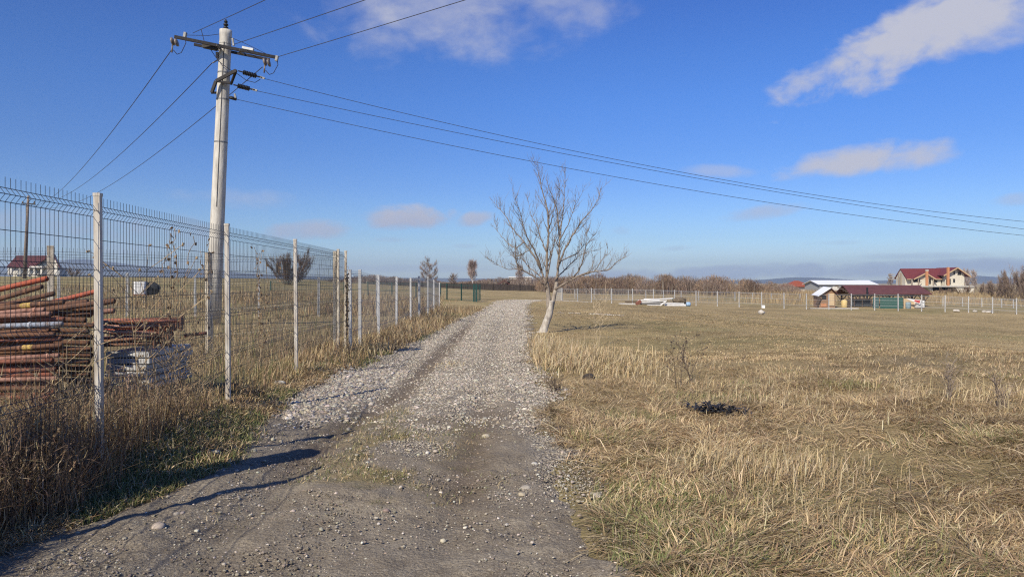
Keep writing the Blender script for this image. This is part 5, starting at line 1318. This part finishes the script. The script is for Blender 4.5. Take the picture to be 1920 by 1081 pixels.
# green tarp screen
Yt = 84.5; zb = gz(1672, Yt) + .02
MB().box(PX(1650.5, Yt), PX(1693, Yt), Yt, Yt + .05, zb, P(0, 557.3, Yt).z).solo('tarp_screen', GTARP, (PX(1672, Yt), Yt, zb), 'dark green tarpaulin screen hung along the front of the shelter', 'screen')
Yt2 = 85.5; MB().box(PX(1637, Yt2), PX(1648, Yt2), Yt2, Yt2 + .05, gz(1642, Yt2), P(0, 557, Yt2).z).solo('tarp_screen', mat('faded_tarp', (.06, .12, .12), .8, .2), (PX(1642, Yt2), Yt2, gz(1642, Yt2)), 'narrow faded green screen left of the large tarpaulin', 'screen')
# plywood sheets, banner, crate, barrel
Yq = 85.5; zb = gz(1706, Yq)
for i, (xa, xb) in enumerate([(1694.5, 1706), (1706.4, 1718)]):
    MB().box(PX(xa, Yq), PX(xb, Yq), Yq, Yq + .04, zb, P(0, 559.5 if i == 0 else 561, Yq).z).solo('plywood_sheet', PLY, (PX((xa + xb) / 2, Yq), Yq, zb), 'plywood sheet standing beside the green tarpaulin' if i == 0 else 'plywood sheet standing between the other sheet and the white crate', 'plywood')
Yn = 84.8
bn = root('banner', P(1715, 565, Yn), 'white wedge shaped banner with a red patch hanging at the right end of the shelter', 'banner')
MB().prism([P(1698.5, 559, Yn), P(1727, 562.5, Yn), P(1725.5, 570.5, Yn)], (0, .03, 0)).build('cloth', mat('white_cloth', (.78, .77, .75), .8, .05), bn)
MB().prism([P(1715.5, 561.8, Yn - .02), P(1725.5, 563.2, Yn - .02), P(1724, 568.3, Yn - .02), P(1714.3, 564.6, Yn - .02)], (0, .015, 0)).build('red_patch', mat('red_cloth', (.52, .045, .05), .8, .1), bn)
ct = root('crate', P(1726, 578, 85.), 'white slatted crate under the banner at the right end of the shelter', 'crate'); zb = gz(1726, 85.)
m = MB(); m.box(PX(1719, 85), PX(1733.5, 85), 85, 86, zb + .1, zb + .95); m.build('body', mat('white_plastic', (.8, .8, .78)), ct)
m = MB()
for k in range(5): m.box(PX(1718.8, 85), PX(1733.7, 85), 84.96, 84.995, zb + .16 + .17 * k, zb + .19 + .17 * k)
for k in range(5): m.box(PX(1719 + 3.4 * k, 85), PX(1719.4 + 3.4 * k, 85), 84.93, 84.955, zb + .1, zb + .95)
m.build('slats', POSTG, ct); MB().box(PX(1719, 85), PX(1733.5, 85), 85, 86, zb, zb + .098).build('pallet', WOODD, ct)
br = root('barrel', P(1703, 579, 84.6), 'blue grey barrel in front of the plywood sheets', 'barrel'); c = Vector((PX(1703, 84.6), 84.6, gz(1703, 84.6)))
MB().lathe(c, c + Vector((0, 0, .78)), [(0, .27), (.1, .29), (.33, .29), (.35, .305), (.37, .29), (.63, .29), (.65, .305), (.67, .29), (.95, .28), (1, .26)], 18).build('body', mat('blue_grey_plastic', (.22, .30, .33), .6, .2), br, True)
MB().tube([c + Vector((.1, 0, .77)), c + Vector((.1, 0, .81))], .05, 10).build('lid', BLACK, br)
tk = root('water_tank', P(1584, 576, 87), 'yellowish tank inside the left end of the open shelter', 'tank'); c = Vector((PX(1583, 87), 87, gz(1583, 87)))
MB().lathe(c, c + Vector((0, 0, .95)), [(0, .33), (.05, .36), (.8, .36), (.92, .28), (1, .12)], 16).build('tank_body', mat('yellowed_plastic', (.62, .47, .20), .6, .1), tk, True)
MB().box(c.x + .36, c.x + .62, 86.8, 87.3, c.z, c.z + .95).build('stand', WOODD, tk)
tb_ = root('work_table', P(1626, 572, 88), 'long dark work table standing under the open shelter', 'table'); zb = gz(1626, 88)
MB().box(PX(1598, 88), PX(1634, 88), 87.6, 88.6, zb + .95, zb + 1.02).build('tabletop', WOODD, tb_)
for x in (1600, 1615, 1632): MB().box(PX(x, 88) - .05, PX(x, 88) + .05, 87.7, 87.8, zb, zb + .948).build('leg', WOODD, tb_)
MB().box(PX(1598, 88), PX(1634, 88), 88.2, 88.25, zb + .2, zb + .94).build('back_panel', mat('dark_sheet', (.06, .07, .075), .7, .2), tb_)
# slender flue inside the shelter
MB().tube([(PX(1626, 88.4), 88.4, zb + 1.0), (PX(1626, 88.4), 88.4, zb + 2.4)], .11, 10).solo('stove_pipe', BLACK, (PX(1626, 88.4), 88.4, zb + 1.0), 'dark stove pipe rising from the table under the shelter', 'pipe')
# pale sill in front of hut and shelter
MB().box(PX(1520, 83.5), PX(1610, 83.5), 83.5, 83.9, gz(1560, 83.5) - .3, gz(1560, 83.5) + .10).solo('concrete_sill', CONCF, (PX(1565, 83.5), 83.5, gz(1560, 83.5)), 'low pale concrete kerb in front of the hut and the shelter', 'kerb')
# ---- heap of white boards at the far fence
Yw = 82.0
def board(xa, ya, xb, yb, Y, w, h, label, m=None, name='white_board', cat='board', grp='white boards in the heap'):
    p, q = P(xa, ya, Y), P(xb, yb, Y + random.uniform(-.1, .3))
    return MB().bar(p, q, w, h).solo(name, m or mat('white_board', (.60, .59, .56), .6, .1, 3), p, label, cat, grp)
zz = lambda x: gz(x, Yw)
board(1196, 563, 1262, 558.8, 82.6, .25, .13, 'long white board on the top of the white heap, sloping up to the right')
board(1207, 560.6, 1230, 561, 82.9, .5, .14, 'short white board at the upper left of the white heap')
board(1205, 562.6, 1236, 562.4, 82.7, .4, .10, 'second short board under the short upper left one in the heap')
board(1199, 566, 1250, 563.4, 82.3, .25, .12, 'white board crossing the middle of the white heap, rising to the right')
board(1214, 571.4, 1240, 571.6, 81.6, .5, .09, 'flat white board at the bottom left of the white heap')
board(1246, 572, 1286, 572.4, 81.6, .4, .11, 'flat white board at the bottom right of the white heap')
board(1246, 570.2, 1285, 570.6, 81.7, .4, .09, 'white board just above the bottom right one in the heap')
board(1249, 567.6, 1282, 568.6, 82.0, .4, .10, 'white board third from the bottom at the right of the heap')
board(1200, 568.3, 1250, 568.0, 82.5, .6, .10, 'long grey white board at the lower left of the heap', mat('grey_board', (.38, .37, .35), .7, .2, 3))
board(1237, 572.6, 1248, 565, 81.2, .14, .16, 'short white board leaning diagonally against the front of the heap')
board(1199, 567.3, 1284, 569.6, 82.9, .9, .34, 'dark timber lying inside the white heap', WOODD, 'timber_baulk', 'timber', None)
board(1162, 569.5, 1195, 569.5, 82, 1.0, .16, 'flat grey slab at the left foot of the white heap', CONCF, 'concrete_slab', 'slab', None)
board(1173, 565.3, 1193, 565.2, 82, .5, .12, 'dark plank resting on the grey slab left of the white heap', WOODD, 'dark_plank', 'plank', None)
board(1193, 570, 1201, 564, 81.6, .3, .3, 'rust coloured offcut at the left end of the white heap', RUST, 'metal_offcut', 'offcut', None)
lump('tarp_heap', P(1275, 563.5, 82.3), (.75, .5, .38), mat('olive_rags', (.14, .11, .075), .9, .4, 5), 'brown crumpled heap on the right of the white boards', 'heap', 12)
bl_ = MB(); c = P(1287, 570, 81.6); bl_.lathe(c, c + Vector((.45, 0, 0)), [(0, .22), (.2, .25), (.8, .25), (1, .2)], 14); bl_.solo('plastic_drum', mat('blue_drum', (.28, .42, .58), .5, .15), c - Vector((0, 0, .25)), 'blue plastic drum lying at the right end of the white heap', 'drum', None, True)
c = P(1260.5, 560.8, 82.7); MB().tube([c, c + Vector((.25, -.1, -.05))], .16, 12).solo('pipe_end', mat('grey_green_pipe', (.10, .14, .14), .6, .2), c, 'dark grey pipe end beside the top white board of the heap', 'pipe', None, True)
bx = P(1432, 573, 82.5); bx.z = gz(1432, 82.5)
m = MB(); m.box(bx.x - .15, bx.x + .15, 82.5, 82.8, bx.z, bx.z + .34); o = m.solo('white_box', mat('white_plastic', (.8, .8, .78)), bx, 'small white box standing alone at the foot of the far fence', 'box')
lump('stone', P(1428, 585.5, 62), (.3, .25, .2), mat('pale_stone', (.50, .46, .40), .9, .25, 5), 'pale rounded stone lying in the meadow before the far fence', 'stone', 3)
for i, (x, y, s) in enumerate([(1793, 583, .35), (1828, 584.5, .25), (1845, 585, .22), (1855, 585.5, .5)]):
    lump('rubble_piece', P(x, y - 1, 77.5), (s, s * .7, .14), mat('pale_stone', (.5, .46, .4)), 'pale piece of rubble lying along the right end of the far fence', 'rubble', 30 + i, 'rubble by the right fence')
# white gravel strip towards the gate and stony streak
def strip(name, pts, w, m):
    V = []; Fc = []; n = 60
    xs_ = np.interp(np.linspace(0, 1, n), np.linspace(0, 1, len(pts)), [p[0] for p in pts]); ys_ = np.interp(np.linspace(0, 1, n), np.linspace(0, 1, len(pts)), [p[1] for p in pts])
    mb = MB(); vs = []
    for i in range(n):
        ww = w * (1 + .5 * math.sin(i * 1.7) * math.sin(i * .6))
        for s in (-1, -.33, .33, 1):
            y = ys_[i] + s * ww; vs.append((xs_[i], y, g1(xs_[i], y) + .03 - .05 * (abs(s) == 1)))
    mb.add(vs, [(i * 4 + k, i * 4 + k + 1, i * 4 + k + 5, i * 4 + k + 4) for i in range(n - 1) for k in range(3)])
    return tag(mb.build(name, m), kind='structure')
strip('gravel_path', [(PX(965, 63), 63), (PX(1000, 65.5), 65.5), (PX(1045, 66), 66), (PX(1110, 68), 68)], .9, mat('white_gravel', (.56, .53, .47), .95, .25, 3, .5, 30))

# ------------------------------------------------------------------ near small things
PST = [mat('near_stone', (.34, .305, .25), .9, .25, 14), mat('grey_stone', (.36, .35, .33), .9, .3, 8), mat('white_stone', (.44, .42, .37), .9, .2, 10)]
for i, (x, y, s, k, l) in enumerate([(1133, 1013, .034, 2, 'white fist sized stone at the right edge of the dirt near the camera'), (985, 917, .045, 0, 'flat tan stone beside the right wheel track'), (524, 722, .10, 2, 'largest white stone at the left gravel edge below the fence'),
                                     (404, 850, .045, 2, 'small white stone in the straw of the left verge'), (150, 980, .035, 0, 'pale stone on the bank edge, upper of a pair'), (112, 999, .045, 0, 'pale stone on the bank edge, lower of a pair'), (934, 876, .035, 0, 'brownish stone in the middle of the dark wheel track'),
                                     (1002, 872, .04, 2, 'white stone on the gravelly right shoulder of the track'), (330, 966, .032, 0, 'pale stone beside the long shadow on the dirt'), (1120, 930, .04, 0, 'cream stone at the right rim of the track'), (1346, 861, .035, 0, 'reddish broken brick bit in the straw')]):
    # find the ground under the pixel
    Y = 4.0
    for _ in range(60):
        Y = Y + .6 * ((EYE - g1(PX(x, Y), Y)) * F / (y - HORIZ) - Y)
    s *= .72; lump('stone', (PX(x, Y), Y, g1(PX(x, Y), Y) + s * .35), (s * 1.2, s, s * .7), BRICK if 'brick' in l else PST[k], l, 'stone', 50 + i, None, 3, .3)
lump('soil_lump', (PX(1104, 12.2), 12.2, g1(PX(1104, 12.2), 12.2) + .02), (.11, .10, .07), mat('dark_soil', (.06, .05, .042), .95, .4, 8, .5, 40), 'dark molehill in the grass beside the track', 'molehill', 70)
B = Blades(); n = 430; cx, cy = PX(1343, 8.9), 8.9
u_ = rng.normal(0, .14, n); x = cx + u_; y = cy - u_ * 1.2 + rng.normal(0, .08, n)
B.add(np.stack([x, y, zg(x, y) + rng.uniform(0, .13, n)], 1), rng.uniform(.04, .12, n), rng.uniform(.01, .04, n), rng.uniform(0, 6.28, n), rng.uniform(.7, 1.7, n), rng.uniform(1, 2, n), palette([(.022, .022, .025), (.035, .035, .04), (.015, .015, .017)], n))
rt = root('black_scrap', (cx, cy, g1(cx, cy)), 'crumpled black plastic scrap lying in the dry grass of the right meadow', 'plastic scrap'); B.build('scrap', leafmat('black_plastic', 0, .45), rt)

def weed(px_, py_, Y, H, seed, label, cols=(.10, .075, .06), n=5, heads=True, spread=.35, group=None):
    rs = random.Random(seed); st = random.getstate(); random.seed(seed)
    b = Vector((PX(px_, Y), Y, 0)); b.z = g1(b.x, b.y) - .01
    rt = root('dry_weed', b, label, 'weed', group); mb = MB(); hd = MB()
    for k in range(n):
        a = rs.uniform(0, 6.28); d_ = Vector((math.cos(a) * spread, math.sin(a) * spread, 1))
        L = H * rs.uniform(.75, 1.05); pts = [b + Vector((rs.uniform(-.05, .05), rs.uniform(-.05, .05), 0))]; dd = d_.normalized()
        for i in range(6):
            dd = (dd + Vector((rs.uniform(-.12, .12), rs.uniform(-.12, .12), .05))).normalized(); pts.append(pts[-1] + dd * L / 6)
        mb.tube(pts, [.0055 * (1 - .1 * i) for i in range(7)], 4, False)
        for i in range(2, 7):
            for _ in range(2):
                t = pts[i] - pts[i - 1]; s = t.cross(Vector((rs.uniform(-1, 1), rs.uniform(-1, 1), rs.uniform(-1, 1)))).normalized()
                e = pts[i] + (t.normalized() * .7 + s * .8).normalized() * H * rs.uniform(.12, .3)
                mb.tube([pts[i], pts[i].lerp(e, .5) + Vector((0, 0, -.005)), e], [.0035, .003, .0022], 3, False)
                if heads: 
                    for _ in range(2):
                        c = e + Vector((rs.uniform(-.015, .015), rs.uniform(-.015, .015), rs.uniform(-.01, .015))); hd.obox(c, (.013, .013, .016), rs.uniform(0, 3), rs.uniform(0, 3))
    random.setstate(st)
    m = mat('weed_%d_%d' % (cols[0] * 100, cols[1] * 100), cols, .9, .3, 9)
    if heads: mb.add(hd.v, hd.f)
    mb.build('stems', m, rt)
weed(1271, 722, 11.4, .72, 1, 'dark branching dead weed in the meadow, left of the pair by the straw', n=2, spread=.25)
weed(1293, 715, 11.8, .68, 2, 'dark branching dead weed in the meadow, right of the pair by the straw', n=3, spread=.3)
weed(1120, 640, 18.5, 1.35, 3, 'tall thin straw coloured stalks standing right of the walnut trunk', (.50, .40, .26), 4, False, .08)
weed(1783, 765, 9.3, .55, 4, 'grey twiggy weed in the right part of the meadow', (.20, .16, .13), 6, False, .2)
weed(1695, 775, 9.0, .5, 5, 'pale forked stalk in the right part of the meadow', (.46, .36, .24), 3, False, .5)
weed(1040, 735, 10.6, .22, 6, 'low dark twiggy weed at the right rim of the gravel', (.10, .075, .06), 8, False, .6)
weed(1880, 800, 8.6, .45, 7, 'grey twiggy weed near the right photo edge', (.22, .17, .13), 7, False, .3)
for i, (x, Y, H) in enumerate([(212, 6.3, 1.5), (250, 6.8, 1.0), (130, 5.4, .75), (60, 4.9, .5), (330, 7.4, .9), (300, 7.0, .8), (390, 8.2, .75), (95, 5.15, .6), (160, 5.5, .95), (25, 4.8, .45)]):
    X_ = fenceX(Y) + random.uniform(-.25, .15)
    weed(960 + X_ / Y * F, 0, Y, H, 40 + i, 'tall dead brown weed growing through the foot of the tall mesh fence', (.24, .17, .10) if i % 2 else (.33, .25, .15), 4, i % 3 == 0, .22, 'dead weeds along the fence foot')
# dry vine hanging on the mesh between the second and third post
def vine(Ya, Yb_, z0, z1, seed, label, n=7):
    rs = random.Random(seed); mb = MB(); lv = MB()
    for k in range(n):
        Y = rs.uniform(Ya, Yb_); z = rs.uniform(z0, z0 + .4); pts = []
        while z < z1 * rs.uniform(.85, 1.02) and len(pts) < 40:
            pts.append(Vector((float(fenceX(Y)) + .04 + rs.uniform(-.02, .02), Y, z))); z += rs.uniform(.04, .08); Y += rs.uniform(-.05, .05)
            if rs.random() < .55: lv.obox(pts[-1] + Vector((rs.uniform(-.03, .03), rs.uniform(-.04, .04), rs.uniform(-.03, .02))), (.03, .004, .025), rs.uniform(0, 3), rs.uniform(0, 3), rs.uniform(0, 3))
        if len(pts) > 3: mb.tube(pts, .0032, 3, False)
    b = (float(fenceX(Ya)), Ya, g1(float(fenceX(Ya)), Ya))
    rt = root('dry_vine', b, label, 'vine')
    mb.build('stems', mat('weed_24_16', (.24, .17, .10), .9, .3, 9), rt); lv.build('leaves', mat('dead_leaf', (.22, .15, .09), .9, .3, 9), rt)
vine(6.7, 8.2, .9, 2.3, 1, 'dried climbing vine tangled in the tall mesh between the first two white posts')
vine(9.3, 10.4, .7, 2.2, 2, 'dried climbing vine in the tall mesh between the second and third white posts', 5)
vine(15.4, 15.95, .4, 2.1, 3, 'dense dried vine between the two old end posts of the tall fence', 9)
